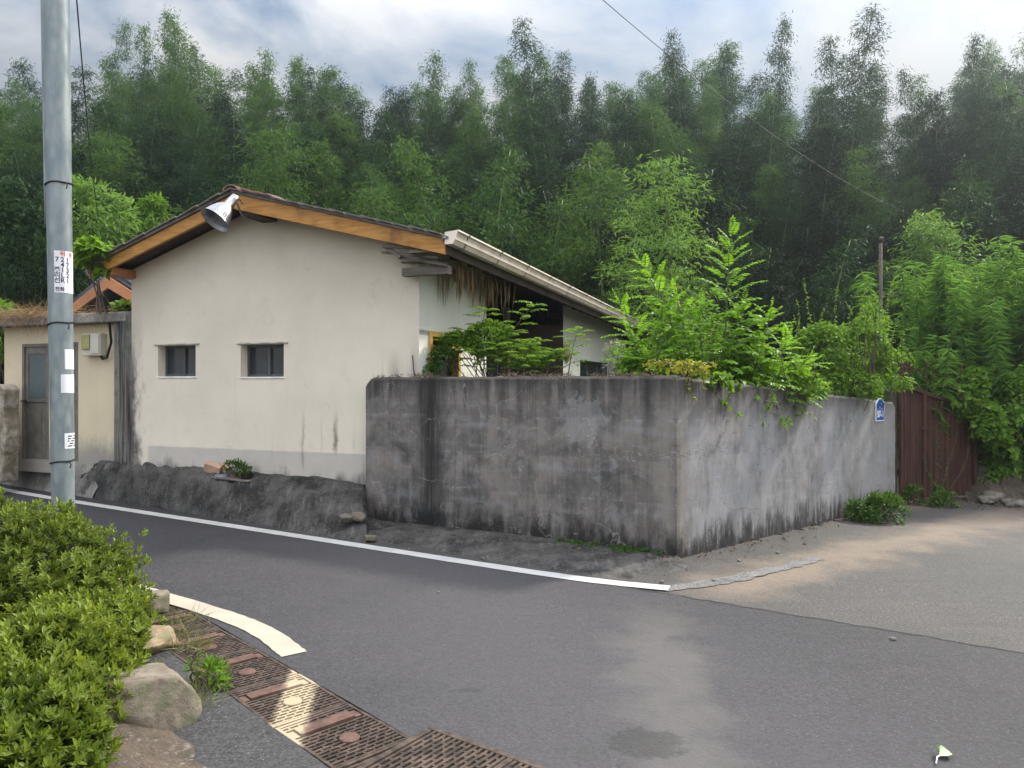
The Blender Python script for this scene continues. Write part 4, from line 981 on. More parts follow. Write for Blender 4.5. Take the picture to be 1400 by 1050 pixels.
pole_text('전화', rh * .9, x0 + cw * 1.0, y0 + rh * .6, zc, M_INK, st); pole_text('®', rh * 1.0, x0 + cw * 3.5, y0 + rh * .8, zc, M_RED, st) if False else None
sticker(88, 103.5, 478, 505); sticker(83.5, 104, 512, 537)
st, zc, (x0, x1), (y0, y1) = sticker(88, 104, 592, 613)
ln = []; b = MB()
for i in range(5):
    y = y1 - (y1 - y0) * (.18 + i * .16); n = 6; co = []; fs = []
    for q in range(n + 1):
        x = x0 + (x1 - x0) * (.22 + .72 * q / n); co += [(x, y - .006), (x, y + .004)]
        if q and (q + i) % 4: fs.append((2*q-2, 2*q, 2*q+1, 2*q-1))
    b.add(on_pole(co, zc, .003, camdir), fs)
b.build('printed_lines', M_INK, st, fix=False)

# ================================================================== CABLES
tag(MB().tube(curve_pts(at(815, -8, 14), at(1262, 300, 26), (0, 0, -.5), 24), .0075, 6).build('overhead_cable', M_BLACK, smooth=True), 'black overhead cable crossing the sky down to the trees on the right', 'cable')
tag(MB().tube(curve_pts(at(104, -10, 7.5), at(135, 300, 15), (0, 0, -.25), 24), .007, 6).build('overhead_cable', M_BLACK, smooth=True), 'thin black cable hanging beside the pole toward the shed', 'cable')

# ================================================================== DRAIN GRATES
def grate_unit(len_, wid):
    t = .02; fr = MB(); w = .018
    fr.box(-len_/2, len_/2, -wid/2, -wid/2 + w, -t, 0).box(-len_/2, len_/2, wid/2 - w, wid/2, -t, 0).box(-len_/2, -len_/2 + w, -wid/2 + w, wid/2 - w, -t, 0).box(len_/2 - w, len_/2, -wid/2 + w, wid/2 - w, -t, 0)
    bars = MB(); x = -len_/2 + w + .016; pl0, pl1 = -.20, -.125; dx = .06
    k = 0
    while x < len_/2 - w - .01:
        if not (pl0 - .005 < x < pl1 + .005):
            if abs(x - dx) < .052:
                h = math.sqrt(max(0, .052**2 - (x - dx)**2)) + .002
                bars.box(x - .0065, x + .0065, -wid/2 + w, -h, -t, -.002).box(x - .0065, x + .0065, h, wid/2 - w, -t, -.002)
            else:
                bars.box(x - .0065, x + .0065, -wid/2 + w, wid/2 - w, -t, -.002)
            for q in range(-3, 4):   # short cross ties in a brick pattern
                y = q * .052 + (.026 if k % 2 else 0)
                if abs(y) < wid/2 - w - .01 and math.hypot(x + .012 - dx, y) > .06 and x + .02 < len_/2 - w and not (pl0 - .03 < x < pl1): bars.box(x + .0065, x + .0185, y - .006, y + .006, -t, -.004)
        x += .031; k += 1
    pl = MB().box(pl0, pl1, -wid/2 + .06, wid/2 - .06, -t, .003)
    pl.box(pl0, pl1, -wid/2 + w, -wid/2 + .058, -t, -.006).box(pl0, pl1, wid/2 - .058, wid/2 - w, -t, -.006)
    dk = MB().lathe([(.0, .0035), (.046, .0035), (.05, .0), (.05, -t), (0, -t)], 28, Matrix.Translation((dx, 0, 0)))
    return fr, bars, pl, dk
first = None
for i in range(8):
    c = DC + DD * ((i - 5) * .565 + .18); c.z = .004
    lab = ['drain grate casting half hidden under grass beside the boulders', None][1]
    if first is None:
        first = empty('drain_grate', c, math.atan2(DD.y, DD.x)); fr, ba, pl, dk = grate_unit(.56, DW * 2)
        fr.build('frame', M_IRON, first, bevel=.002); ba.build('bars', M_IRON, first); pl.build('plate', M_IRON_PLATE, first, bevel=.002); dk.build('disc', M_IRON_PLATE, first)
        o = first
    else:
        o = first.copy(); COL.objects.link(o); o.location = c
        for ch in first.children:
            d_ = ch.copy(); COL.objects.link(d_); d_.parent = o
    names = ['rusty drain grate in the gutter, farthest under the azalea leaves', 'rusty drain grate in the gutter behind the grey stone at the hedge tip', 'rusty drain grate in the gutter, beside the dry grass tuft', 'rusty drain grate in the gutter, level with the green weed',
             'rusty drain grate in the gutter, half covered by cream paint on its near end', 'rusty drain grate in the gutter, its far end splashed with cream paint', 'rusty drain grate in the gutter, butting the large square grating', 'rusty drain grate in the gutter, nearest the camera beside the large grating']
    o.rotation_euler = (random.gauss(0, .006), random.gauss(0, .006), math.atan2(DD.y, DD.x) + random.gauss(0, .008)); o.location.z += random.uniform(-.004, .004)
    tag(o, names[i], 'grate', 'drain grates along the gutter')
# large grating on the road
big = empty('road_grating', Vector((0, 0, 0)), 0, 'large black iron road grating set across the end of the gutter', 'grate')
A = gp(590, 996, .012); B_ = gp(742, 1051, .012); C_ = gp(440, 1052, .012)
ex = (B_ - A).normalized(); L1 = 1.0; ey = Vector((ex.y, -ex.x, 0)); L2 = 1.0
if (C_ - A).dot(ey) < 0: ey = -ey
big.location = A + Vector((0, 0, .014)); big.rotation_euler = (0, 0, math.atan2(ex.y, ex.x))
sg_ = 1 if Vector((-ex.y, ex.x, 0)).dot(ey) > 0 else -1
f = MB(); t = .03
def bx(m_, x0, x1, y0, y1, z0, z1): m_.box(x0, x1, min(y0 * sg_, y1 * sg_), max(y0 * sg_, y1 * sg_), z0, z1)
bx(f, 0, L1, 0, .03, -t, .0); bx(f, 0, L1, L2 - .03, L2, -t, .0); bx(f, 0, .03, .03, L2 - .03, -t, 0); bx(f, L1 - .03, L1, .03, L2 - .03, -t, 0); bx(f, L1 / 2 - .015, L1 / 2 + .015, .03, L2 - .03, -t, 0)
f.build('frame', M_IRON, big, bevel=.003)
b = MB(); x = .05; k = 0
while x < L1 - .04:
    if abs(x - L1 / 2) > .025:
        bx(b, x - .008, x + .008, .03, L2 - .03, -t, -.003)
        for q in range(14):
            y = .06 + q * .07 + (.035 if k % 2 else 0)
            if y < L2 - .05 and abs(x + .016 - L1 / 2) > .03: bx(b, x + .008, x + .024, y - .008, y + .008, -t, -.005)
    x += .032; k += 1
b.build('bars', M_IRON, big)
p_ = MB(); bx(p_, -.01, L1 + .01, -.01, L2 + .01, -.045, -.0305); p_.build('pit_floor', M_PIT, big)

# ================================================================== ROCKS
def rock(name, c, r, seed, mat, rot=0, flat=.0, lab='', cat='rock', group=None, sub=4):
    bm = bmesh.new(); bmesh.ops.create_icosphere(bm, subdivisions=sub, radius=1)
    rr_ = random.Random(seed); planes = [(Vector((rr_.gauss(0, 1), rr_.gauss(0, 1), rr_.gauss(.1, .8))).normalized(), rr_.uniform(.55, .8)) for _ in range(11)] + [(Vector((.1, .05, 1)).normalized(), .62)]
    for v in bm.verts:
        p = v.co.copy(); p = Vector([math.copysign(abs(x) ** .72, x) for x in p])
        k = 1 + .20 * fbm(p.x * 1.1 + seed, p.y * 1.1, p.z * 1.1, 3) + .045 * fbm(p.x * 4, p.y * 4 + seed, p.z * 4, 4)
        q_ = p * (1 + .10 * fbm(p.x * 1.1 + seed, p.y * 1.1, p.z * 1.1, 3))
        for pn, pd in planes:
            e_ = q_.dot(pn) - pd
            if e_ > 0: q_ -= pn * e_ * .93
        q_ *= 1 + .05 * fbm(p.x * 4, p.y * 4 + seed, p.z * 4, 4) + .018 * fbm(p.x * 13, p.y * 13 + seed, p.z * 13, 3)
        v.co = Vector((q_.x * r[0] * 1.2, q_.y * r[1] * 1.2, q_.z * r[2] * 1.2))
    me = bpy.data.meshes.new(name); bm.to_mesh(me); bm.free(); o = link(name, me, mat, smooth=True); o.location = c; o.rotation_euler = (0, 0, rot)
    return tag(o, lab, cat, group)
q = gp(208, 985, .1); rock('boulder', (q.x - .17, q.y + .12, .12), (.29, .20, .20), 2.3, M_ROCK, .5, lab='large rounded grey-brown boulder edging the azalea bed beside the footpath')
q = gp(165, 1045, .0); rock('boulder', (q.x - .10, q.y + .0, .03), (.27, .17, .09), 8.1, M_ROCK2, .55, lab='low ochre boulder below the large boulder at the edge of the path')
q = gp(190, 880, .1); rock('boulder', (q.x - .10, q.y + .15, .04), (.24, .24, .13), 5.5, M_ROCK2, .7, lab='orange-brown boulder under the azaleas behind the large boulder')
q = gp(212, 838, 0); rock('stone', (q.x, q.y, .07), (.10, .12, .11), 6.5, M_ROCK, .2, lab='grey stone beneath the tip of the azalea hedge', sub=3)
# soil bed under azaleas
def bedz(x, y):
    d = (Vector((x, y, 0)) - DC).dot(DN) + .62; return min(.28, max(-.05, -d * .45 + .05 * fbm(x * 2, y * 2)))
sheet('planting_bed_ground', ar(-7, -1, .2), ar(1.2, 9, .2), bedz, M_SOIL, lambda x, y: (Vector((x, y, 0)) - DC).dot(DN) < -.42, [(NLP - NL * .06, NL)])

# ================================================================== AZALEA BUSHES
def azalea(name, c, r, n, lab, seed):
    root = empty(name, (c[0], c[1], bedz(c[0], c[1])), 0, lab, 'bush', 'azalea bushes on the bank')
    lv = Leaves(); stm = MB(); r = np.array(r)
    d = unit(rng.normal(size=(n, 3))); d[:, 2] = np.abs(d[:, 2]) * 1.0 - .12
    k = np.array([fbm(*(np.array(p) * 2.2 + seed), 3) for p in d * r * 1.7])
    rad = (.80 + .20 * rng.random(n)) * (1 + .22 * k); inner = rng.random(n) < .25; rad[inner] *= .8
    P = d * r * rad[:, None]; ax_ = unit(d * .6 + np.array([0, 0, .75]) + rng.normal(size=(n, 3)) * .28)
    lead = rng.random(n) < .06; P[lead] += ax_[lead] * rng.uniform(.03, .10, (lead.sum(), 1))
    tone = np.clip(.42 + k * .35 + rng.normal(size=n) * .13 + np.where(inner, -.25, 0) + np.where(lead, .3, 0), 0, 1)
    for j in range(9):
        a = j * 2.4 + rng.random(n) * .6; e1 = unit(np.cross(ax_, np.array([.31, .9, .2]))); e2 = np.cross(ax_, e1)
        spread = .45 + .75 * (j / 8.0)
        D = ax_ * (1.15 - .5 * j / 8) + (e1 * np.cos(a)[:, None] + e2 * np.sin(a)[:, None]) * spread
        s = rng.uniform(.75, 1.2, n)
        lv.add(P - ax_ * (.004 * j), D, ax_ + rng.normal(size=(n, 3)) * .1, .042 * s, .017 * s, np.clip(tone + (.16 if j < 4 else -.08) + rng.normal(size=n) * .06, 0, 1))
    for i in range(0, n, 14):
        stm.tube([Vector(P[i] * .25), Vector(P[i] * .7) + Vector((0, 0, -.03)), Vector(P[i])], .006, 4, .002)
    link('foliage', lv.mesh('foliage', 'oval', .12, .12), L_AZALEA, root); stm.build('stems', M_BARK, root)
azalea('azalea_bush', at(20, 790, 4.9)[:2], (.86, .72, .92), 3600, 'azalea bush at the foot of the utility pole, farthest of the hedge', 1.0)
azalea('azalea_bush', at(105, 850, 4.5)[:2], (.46, .5, .48), 1700, 'azalea bush ending in a point over the cream road line', 4.0)
azalea('azalea_bush', at(42, 930, 3.55)[:2], (.42, .5, .48), 2000, 'azalea bush spilling toward the large boulder', 7.0)
azalea('azalea_bush', at(0, 1010, 2.8)[:2], (.36, .42, .36), 1700, 'azalea bush nearest the camera at the bottom corner', 9.0)

# ================================================================== PLANTS BEHIND THE WALL
def wf(px, py, off):   # a point in front of the side-road face
    t = (px - 700) / F; k = (t * CORNER.y - CORNER.x) / (WDIR.x - t * WDIR.y); p = CORNER + WDIR * k
    return Vector((p.x + WDIR.y * off, p.y - WDIR.x * off, EYE - (py - 525) / F * p.y))
# saplings with feathered leaves
def sapling(lab, base, shoots, group=None, nleaf=10, ll=.068, lw=.034, leaf=.40, mat=None, gap=.045):
    root = empty('sapling', base, 0, lab, 'plant', group); lv = Leaves(); st = MB(); b0 = Vector(base)
    for (tip, bow, t0, lf) in shoots:
        pts = curve_pts((0, 0, 0), Vector(tip) - b0, bow, 14); st.tube(pts, .017, 6, .004)
        Ltot = sum((b - a).length for a, b in zip(pts, pts[1:])); n = int(Ltot * (1 - t0) / gap); az = random.random() * 6
        for i in range(n):
            t = t0 + (1 - t0) * (i + .5) / n; f = t * 13; j = min(12, int(f)); p = pts[j].lerp(pts[j+1], f - j); dr = (pts[j+1] - pts[j]).normalized()
            az += 2.4; q = (1 - t) / (1 - t0)
            out = Vector((math.cos(az), math.sin(az), 0)); out = (out - dr * out.dot(dr)).normalized()
            el = .35 + .9 * (1 - q) ** 2
            length = lf * (.45 + .55 * min(1, q * 3 + .1)) * random.uniform(.85, 1.1)
            pinnate(lv, p, np.array(out + dr * el), length, nleaf if q > .12 else 7, ll * (.7 + .3 * min(1, q * 3)), lw * (.7 + .3 * min(1, q * 3)), .22 + .12 * q, .55 + .3 * (1 - q), st)
        pinnate(lv, pts[-1], np.array((pts[-1] - pts[-3]).normalized()), .2, 7, ll * .7, lw * .7, .05, .95)
    link('foliage', lv.mesh('foliage', 'oval', .18, .1), mat or L_PINNATE, root); st.build('stem', M_STEM, root)
sapling('tall feathery-leaved sapling standing straight up above the wall corner', at(990, 600, 9.0), [(at(1000, 322, 8.6), (-.03, 0, 0), .12, .50), (at(958, 420, 8.9), (-.1, 0, .1), .2, .44), (at(1052, 430, 9.0), (.1, 0, .1), .2, .44), (at(1015, 420, 8.7), (.0, 0, .1), .2, .46), (at(985, 470, 8.6), (.0, 0, .05), .2, .46), (at(1035, 480, 8.7), (.03, 0, .05), .2, .46)])
sapling('feathery-leaved sapling leaning left toward the house gutter', at(950, 600, 9.2), [(at(878, 362, 9.1), (.12, 0, .08), .28, .42), (at(925, 405, 9.0), (.05, 0, .0), .2, .42), (at(900, 430, 9.0), (.06, 0, .05), .2, .42), (at(950, 480, 8.8), (0, 0, .0), .2, .42)])
sapling('low feathery-leaved sapling whose tip bends over the end of the house eave', at(905, 590, 9.6), [(at(848, 415, 9.6), (.05, 0, .06), .2, .42), (at(862, 455, 9.2), (.0, 0, .05), .2, .42), (at(900, 460, 9.1), (.0, 0, .05), .2, .4), (at(850, 490, 9.0), (.0, 0, .05), .2, .4), (at(885, 490, 8.8), (.0, 0, .05), .2, .4)])
sapling('feathery-leaved sapling spreading right along the top of the pale wall', at(1040, 600, 9.4), [(at(1075, 465, 9.5), (.0, 0, .1), .2, .44), (at(1108, 495, 9.6), (.0, 0, .16), .2, .42), (at(1090, 525, 9.2), (.0, 0, .12), .25, .42), (at(1035, 490, 9.0), (0, 0, .05), .2, .42), (at(1060, 510, 8.9), (0, 0, .05), .2, .4)])
def bush(name, lab, base, blobs, L, Wd, mat, shape='oval', group=None, cat='bush', kw=None, stems=8, extra=None):
    root = empty(name, base, 0, lab, cat, group); lv = Leaves(); b0 = np.array(base); st = MB()
    for (c, r, n) in blobs:
        cloud(lv, np.array(c) - b0, r, n, L, Wd, **(kw or {}))
        for k in range(stems):
            d = unit(rng.normal(size=3) + np.array([0, 0, .8])) * r * .8
            st.tube(curve_pts((random.gauss(0, .05), random.gauss(0, .05), -.1), Vector(np.array(c) - b0 + d), (random.gauss(0, .06), 0, .05), 5), .009, 5, .003)
    if extra: extra(lv, st, b0)
    link('foliage', lv.mesh('foliage', shape, .2, .12), mat, root); st.build('stems', M_BARK, root); return root
def spikes(lst, L=.06, Wd=.032, tb=.75):
    def f(lv, st, b0):
        for (p, q, n) in lst:
            pts = curve_pts(Vector(p) - Vector(b0), Vector(q) - Vector(b0), (random.gauss(0, .05), 0, .0), 10); st.tube(pts, .007, 5, .002)
            for i in range(n):
                t = random.random() ** .8; k = min(8, int(t * 9)); a = pts[k].lerp(pts[k+1], t * 9 - k); o_ = rdir(1, .1)[0]; s = (1.15 - .5 * t) * random.uniform(.7, 1.1)
                lv.add(np.array([a]), o_ + np.array([0, 0, .1]), rdir(1, 1.2)[0], L * s, Wd * s, min(1, tb + random.gauss(0, .13)))
    return f
# foot of saplings: mixed greenery above the wall
bush('shrub', 'low green shrub filling the wall corner under the feathery saplings', at(975, 600, 8.8), [(at(945, 520, 8.8), (.5, .35, .2), 900), (at(1010, 515, 8.8), (.4, .35, .28), 1000), (at(1085, 530, 9.2), (.38, .3, .22), 800), (at(880, 505, 9.1), (.3, .3, .16), 600)], .07, .04, L_SHRUB, kw=dict(droop=.15, tbias=.05, thr=.0, clump=2.5), extra=spikes([(at(x_, 530, 8.8), at(x_ + random.gauss(0, 18), 470 + random.random() * 30, 8.7), 22) for x_ in (860, 885, 910, 935, 965, 990, 1020, 1050, 1080, 1105)], .07, .036, .7))
bush('vine', 'heart-leaved vine hanging over the pale wall face by the corner', wf(985, 512, -.1), [(wf(978, 520, .02), (.14, .10, .09), 70)], .075, .066, L_VINE, 'heart', cat='vine', kw=dict(droop=.8, flat=.1, tbias=.1), stems=3,
     extra=spikes([(wf(965, 515, .06), wf(1003, 568, .07), 20), (wf(980, 515, .06), wf(985, 545, .07), 16), (wf(1010, 520, .05), wf(1012, 545, .06), 8), (wf(1042, 525, .04), wf(1040, 562, .05), 12)], .08, .07, .8))
bush('vine', 'yellowing vine trailing over the wall top at the corner', wf(945, 510, -.1), [(wf(945, 505, .0), (.18, .1, .08), 170), (at(905, 502, 7.9), (.2, .1, .09), 120)], .048, .034, L_YELLOW, cat='vine', kw=dict(droop=.4), stems=3,
     extra=spikes([(wf(938, 508, .06), wf(943, 545, .06), 34), (wf(960, 495, .05), wf(972, 500, .06), 20), (wf(950, 505, .06), wf(957, 532, .06), 20)], .045, .034, .6))
lv = Leaves()
for k in range(2600):
    a = random.random(); p = (CORNER + LDIR * (3.75 * a) if random.random() < .72 else CORNER + WDIR * (6.3 * a))
    rt_ = (p - CORNER).dot(WDIR) > .2 and abs((p - CORNER).dot(LDIR)) < 2 and (p - CORNER).cross(WDIR).length < .01
    z = 1.785 if not rt_ else 1.78 - .056 * (p - CORNER).length
    inn = Vector((.4906, .8715, 0)) if not rt_ else Vector((-.7222, .6915, 0)); p = p + inn * random.uniform(-.012, .17)
    if fbm(p.x * 2.2, p.y * 2.2, 4, 3) < -.15: continue
    lv.add(np.array([[p.x, p.y, z + random.uniform(-.015, .02)]]), rdir(1, .1)[0], rdir(1)[0], random.uniform(.02, .07), random.uniform(.004, .012), random.random())
tag(link('dead_moss', lv.mesh('dead_moss', 'blade', .3, .1), leaf_mat('dead_moss_blade', (.07, .055, .04), (.16, .13, .085), .15, .9)), 'brown dead moss and twigs crusting the top of the yard wall', 'moss', kind='stuff')
lv = Leaves()
for k in range(700):
    if k < 330: q = gp(random.uniform(480, 930), 0 + 760) if False else CORNER + LDIR * random.uniform(-.1, 3.6) + Vector((-.4906, -.8715, 0)) * abs(random.gauss(.12, .12)); z = .04
    elif k < 560: q = Vector((random.uniform(6.3, 9.2), random.uniform(11.6, 12.35), 0)); z = zg(q.x, q.y) + .01
    else: q = CORNER + WDIR * random.uniform(.2, 6) + Vector((WDIR.y, -WDIR.x, 0)) * abs(random.gauss(.1, .14)); z = zg(q.x, q.y) + .008
    lv.add(np.array([[q.x, q.y, z + random.random() * .015]]), rdir(1, .05)[0] * np.array([1, 1, .3]), rdir(1, 2)[0], random.uniform(.02, .06), random.uniform(.012, .03), random.random())
tag(link('leaf_litter', lv.mesh('leaf_litter', 'oval', .3, .2), leaf_mat('litter_leaf', (.05, .035, .025), (.20, .14, .085), .1, .9)), 'dry leaf litter scattered along the foot of the wall and gate', 'leaf litter', kind='stuff')
# bush by the house
def sprays(lv, st, b0):
    for (tip, base_, n) in ((at(735, 413, 9.7), at(665, 520, 9.7), 9), (at(665, 420, 9.5), at(650, 520, 9.5), 9), (at(792, 450, 9.8), at(775, 525, 9.8), 8), (at(738, 465, 9.4), at(700, 530, 9.4), 8), (at(640, 450, 9.4), at(620, 520, 9.4), 7), (at(612, 462, 9.4), at(600, 520, 9.4), 6), (at(700, 450, 9.5), at(690, 525, 9.5), 8), (at(762, 480, 9.5), at(745, 525, 9.5), 7), (at(680, 470, 9.2), at(680, 530, 9.2), 7), (at(655, 480, 9.2), at(650, 530, 9.2), 7), (at(720, 490, 9.2), at(715, 530, 9.2), 7)):
        pts = curve_pts(Vector(base_) - Vector(b0), Vector(tip) - Vector(b0), (0, 0, .12), 10); st.tube(pts, .008, 5, .003)
        for i in range(n * 2):
            t = .25 + .75 * i / (n * 2); k = min(8, int(t * 9)); p = pts[k].lerp(pts[k+1], t * 9 - k); a = i * 2.4
            pinnate(lv, p, np.array([math.cos(a), math.sin(a), .5]), random.uniform(.18, .30), 8, .055, .025, .3, random.uniform(.55, 1))
bush('shrub', 'yellow-green shrub with feathery sprays in front of the dark porch', at(680, 560, 9.5), [(at(628, 482, 9.4), (.30, .25, .24), 1500), (at(670, 472, 9.5), (.30, .25, .30), 1700), (at(712, 488, 9.5), (.3, .25, .2), 1100), (at(765, 500, 9.6), (.26, .22, .16), 700)], .05, .026, L_SHRUB, kw=dict(droop=.2, tbias=.1, thr=-.02, clump=2.6), extra=sprays)
bush('shrub', 'dark green shrub against the yellow timber door', at(610, 560, 9.3), [(at(608, 495, 9.3), (.22, .2, .2), 800), (at(585, 510, 9.2), (.14, .12, .1), 250)], .045, .022, L_WEED, kw=dict(droop=.25))
bush('shrub', 'pale grey-leaved weed below the side window', at(848, 540, 12.5), [(at(845, 492, 12.5), (.25, .2, .3), 260)], .09, .02, leaf_mat('grey_leaf', (.22, .24, .2), (.32, .34, .3), .2), kw=dict(droop=-.2))
# bush by the post, with tall tips
bush('shrub', 'tangled yellow-tipped shrub smothered in vine between saplings and post', at(1160, 600, 11.3), [(at(1120, 490, 11), (.36, .45, .5), 1900), (at(1175, 480, 11.3), (.42, .45, .5), 2000), (at(1215, 515, 11.5), (.32, .35, .42), 1100), (at(1150, 530, 10.8), (.55, .35, .3), 1400)], .062, .04, L_SHRUB, kw=dict(droop=.35, clump=3.2, tbias=-.22, thr=-.02),
     extra=spikes([(at(x_, 500, 10.9), at(x_ + random.gauss(0, 9), y_, 10.9), 52) for x_, y_ in ((1082, 410), (1098, 430), (1108, 380), (1122, 420), (1137, 392), (1152, 425), (1166, 415), (1180, 385), (1195, 405), (1207, 385), (1220, 430), (1232, 450), (1250, 468))], .055, .034, .62))
bush('shrub', 'small reddish-yellow shrub beside the thin grey post', at(1190, 520, 10.8), [(at(1195, 440, 10.7), (.2, .2, .34), 420)], .055, .026, L_SHRUB, kw=dict(droop=.2, tbias=.25, clump=3.5, thr=.0))
# long-bladed reed/bamboo mass on the right and creeper below
def reeds(lab, base, n, rx, h, seed, lean):
    root = empty('giant_reed', base, 0, lab, 'plant'); lv = Leaves(); st = MB()
    for k in range(n):
        b = Vector((random.gauss(0, rx * .55), random.gauss(0, .35), 0)); hh_ = h * random.uniform(.62, 1.02); tip = b + Vector((random.gauss(lean, .35) + b.x * .35, random.gauss(-.25, .3), hh_))
        pts = curve_pts(b, tip, (0, 0, .12), 14); st.tube(pts, .009, 5, .003)
        m = int(hh_ * 62)
        for i in range(m):
            t = .22 + .78 * random.random() ** .8; j = min(12, int(t * 13)); p = pts[j].lerp(pts[j+1], t * 13 - j); a = random.random() * 6.28
            lv.add(np.array([p]), np.array([math.cos(a), math.sin(a), random.uniform(-.3, .8)]), np.array([random.gauss(0, .3), random.gauss(0, .3), 1]), random.uniform(.13, .27), random.uniform(.014, .024), min(1, max(0, .35 + .35 * t + random.gauss(0, .15))))
    link('foliage', lv.mesh('foliage', 'lance', .55, .1), L_REED, root); st.build('stalks', M_STEM, root)
reeds('tall mass of drooping long-bladed reeds behind the rusty gate', (8.3, 13.9, .2), 64, .9, 3.7, 1, -.1)
reeds('drooping long-bladed reeds at the edge of the photo beyond the gate', (10.0, 13.9, .3), 56, .9, 4.0, 2, .1)
reeds('sparse reeds standing just behind the gate post', (7.2, 13.6, .0), 16, .4, 2.5, 3, .0)
bush('creeper', 'bright green creeper spilling down the dirt bank right of the rusty gate', (8.9, 12.9, .2), [((8.0, 12.95, 1.35), (.5, .35, .6), 1500), ((8.7, 12.9, 1.15), (.75, .5, .8), 3000), ((9.3, 12.7, .7), (.6, .45, .6), 1900), ((7.65, 12.55, 1.45), (.32, .22, .22), 420), ((7.95, 12.5, 1.0), (.25, .2, .4), 520), ((8.25, 12.7, .75), (.32, .3, .5), 900), ((8.35, 12.75, .2), (.35, .2, .3), 700), ((9.0, 12.4, .1), (.5, .2, .25), 700)], .095, .075, L_VINE, 'heart', cat='creeper', kw=dict(droop=.5, clump=2.6, flat=.5, thr=-.02, tbias=.12),
     extra=spikes([((7.6, 12.8, 1.75), (7.15, 12.3, 1.72), 16), ((7.3, 12.5, 1.74), (7.72, 12.1, 1.3), 14), ((8.4, 12.4, .9), (8.6, 12.2, .3), 20), ((8.9, 12.4, 1.0), (9.2, 12.05, .0), 40), ((8.2, 12.5, 1.2), (8.3, 12.2, .15), 40), ((8.6, 12.4, 1.6), (8.75, 12.1, .2), 40), ((8.0, 12.6, 1.9), (7.75, 12.3, .9), 40), ((8.5, 12.6, 1.9), (8.9, 12.3, 2.3), 30), ((9.2, 12.5, 1.4), (9.6, 12.1, .3), 40)], .12, .10, .85))
bush('creeper', 'lime green creeper at the edge of the photo above the rubble', (9.9, 12.4, .2), [((9.6, 12.6, .9), (.5, .4, .6), 1500), ((9.1, 12.5, .35), (.4, .3, .25), 600)], .08, .06, L_SHRUB, 'heart', cat='creeper', kw=dict(droop=.4, tbias=.2, thr=-.03, clump=2.6), extra=spikes([((9.4, 12.4, 1.2), (9.3, 12.0, .1), 40), ((9.9, 12.4, 1.5), (10.1, 12.1, .4), 40), ((9.6, 12.5, 1.4), (9.5, 12.2, 2.1), 30)], .08, .06, .8))
# dirt bank with rubble at right
bank('dirt_bank', [(Vector((7.75, 12.62, -.30)), Vector((7.9, 13.6, -.1))), (Vector((8.05, 12.3, -.29)), Vector((8.1, 13.6, .5))), (Vector((8.6, 12.1, -.3)), Vector((8.7, 13.6, .8))), (Vector((9.6, 12.0, -.32)), Vector((10.0, 13.6, .9))), (Vector((12.5, 12.3, -.32)), Vector((13, 14, .9)))], M_DIRTBANK, .10, 14, 5)
for k in range(26):
    x = random.uniform(7.75, 9.4); y = 12.0 + random.random() * .55 - (x - 7.9) * .05; r_ = random.uniform(.05, .19)
    rock('rubble_stone', (x, y, zg(x, y) + r_ * .35 + max(0, y - 12.25) * .3), (r_, r_ * .8, r_ * .5), k * 1.7, M_RUBBLE, random.random() * 3, lab='grey rubble stone tumbled below the creeper beside the gate', group='rubble stones by the gate', sub=2)

# ================================================================== WEEDS, MOSS, DEBRIS
def weed(lab, c, r, n, L=.035, Wd=.02, mat=L_WEED, shape='oval', up=.3, ex=None):
    c = Vector(c); return bush('weed', lab, c, [(c + Vector((0, 0, r[2] * .4)), r, n)], L, Wd, mat, shape, cat='weed', kw=dict(droop=0, up=up, shell=.3, clump=5), stems=8, extra=ex)
q = gp(1213, 722, -.2); weed('round green weed clump at the foot of the pale wall below the number plate', (q.x, q.y + .25, zg(q.x, q.y)), (.42, .3, .26), 2400, .05, .026)
q = gp(1292, 694, -.25); weed('small weed tuft growing in front of the rusty gate', (q.x, q.y, zg(q.x, q.y)), (.26, .2, .18), 800, .05, .022)
weed('leggy dry weed standing against the middle of the gate', (6.95, 12.1, -.22), (.16, .14, .2), 260, .05, .024, ex=spikes([((6.9, 12.15, 0), (6.85, 12.05, 1.0), 34), ((7.0, 12.15, 0), (7.2, 12.05, .95), 34), ((6.9, 12.1, 0), (6.6, 12.0, .6), 26), ((7.1, 12.1, 0), (7.35, 12.0, .7), 26)], .05, .02, .5))
weed('dark weed under the left gate leaf', (6.45, 11.95, -.22), (.2, .12, .22), 420, .045, .022)
q = gp(290, 945); weed('bright green cut-leaved weed beside the boulder and drain grate', (q.x - .03, q.y + .05, .02), (.10, .09, .08), 70, .07, .018, L_VINE, 'lance', .5, ex=spikes([(q + Vector((-.04, .05, .02)), q + Vector((-.06, .08, .2)), 18), (q + Vector((0, .03, .02)), q + Vector((.05, .0, .09)), 16), (q + Vector((-.03, .04, .02)), q + Vector((.03, -.05, .06)), 14), (q + Vector((-.03, .04, .02)), q + Vector((-.02, .1, .16)), 16)], .065, .02, .7))
lv = Leaves()
for (px, py, n) in ((255, 850, 60), (262, 890, 90), (235, 870, 60), (275, 935, 80), (262, 965, 80)):
    c = gp(px, py)
    for k in range(n):
        lv.add(np.array([[c.x + random.gauss(0, .07), c.y + random.gauss(0, .06), 0.01]]), np.array([random.gauss(.2, .5), random.gauss(0, .5), random.uniform(.2, 1)]), rdir(1)[0], random.uniform(.06, .16), .005, random.random())
tag(link('grass', lv.mesh('grass', 'blade', .35, .1), leaf_mat('grass_blade', (.20, .16, .07), (.12, .17, .04), .3)), 'dry and green grass blades along the drain edge', 'grass', kind='stuff')
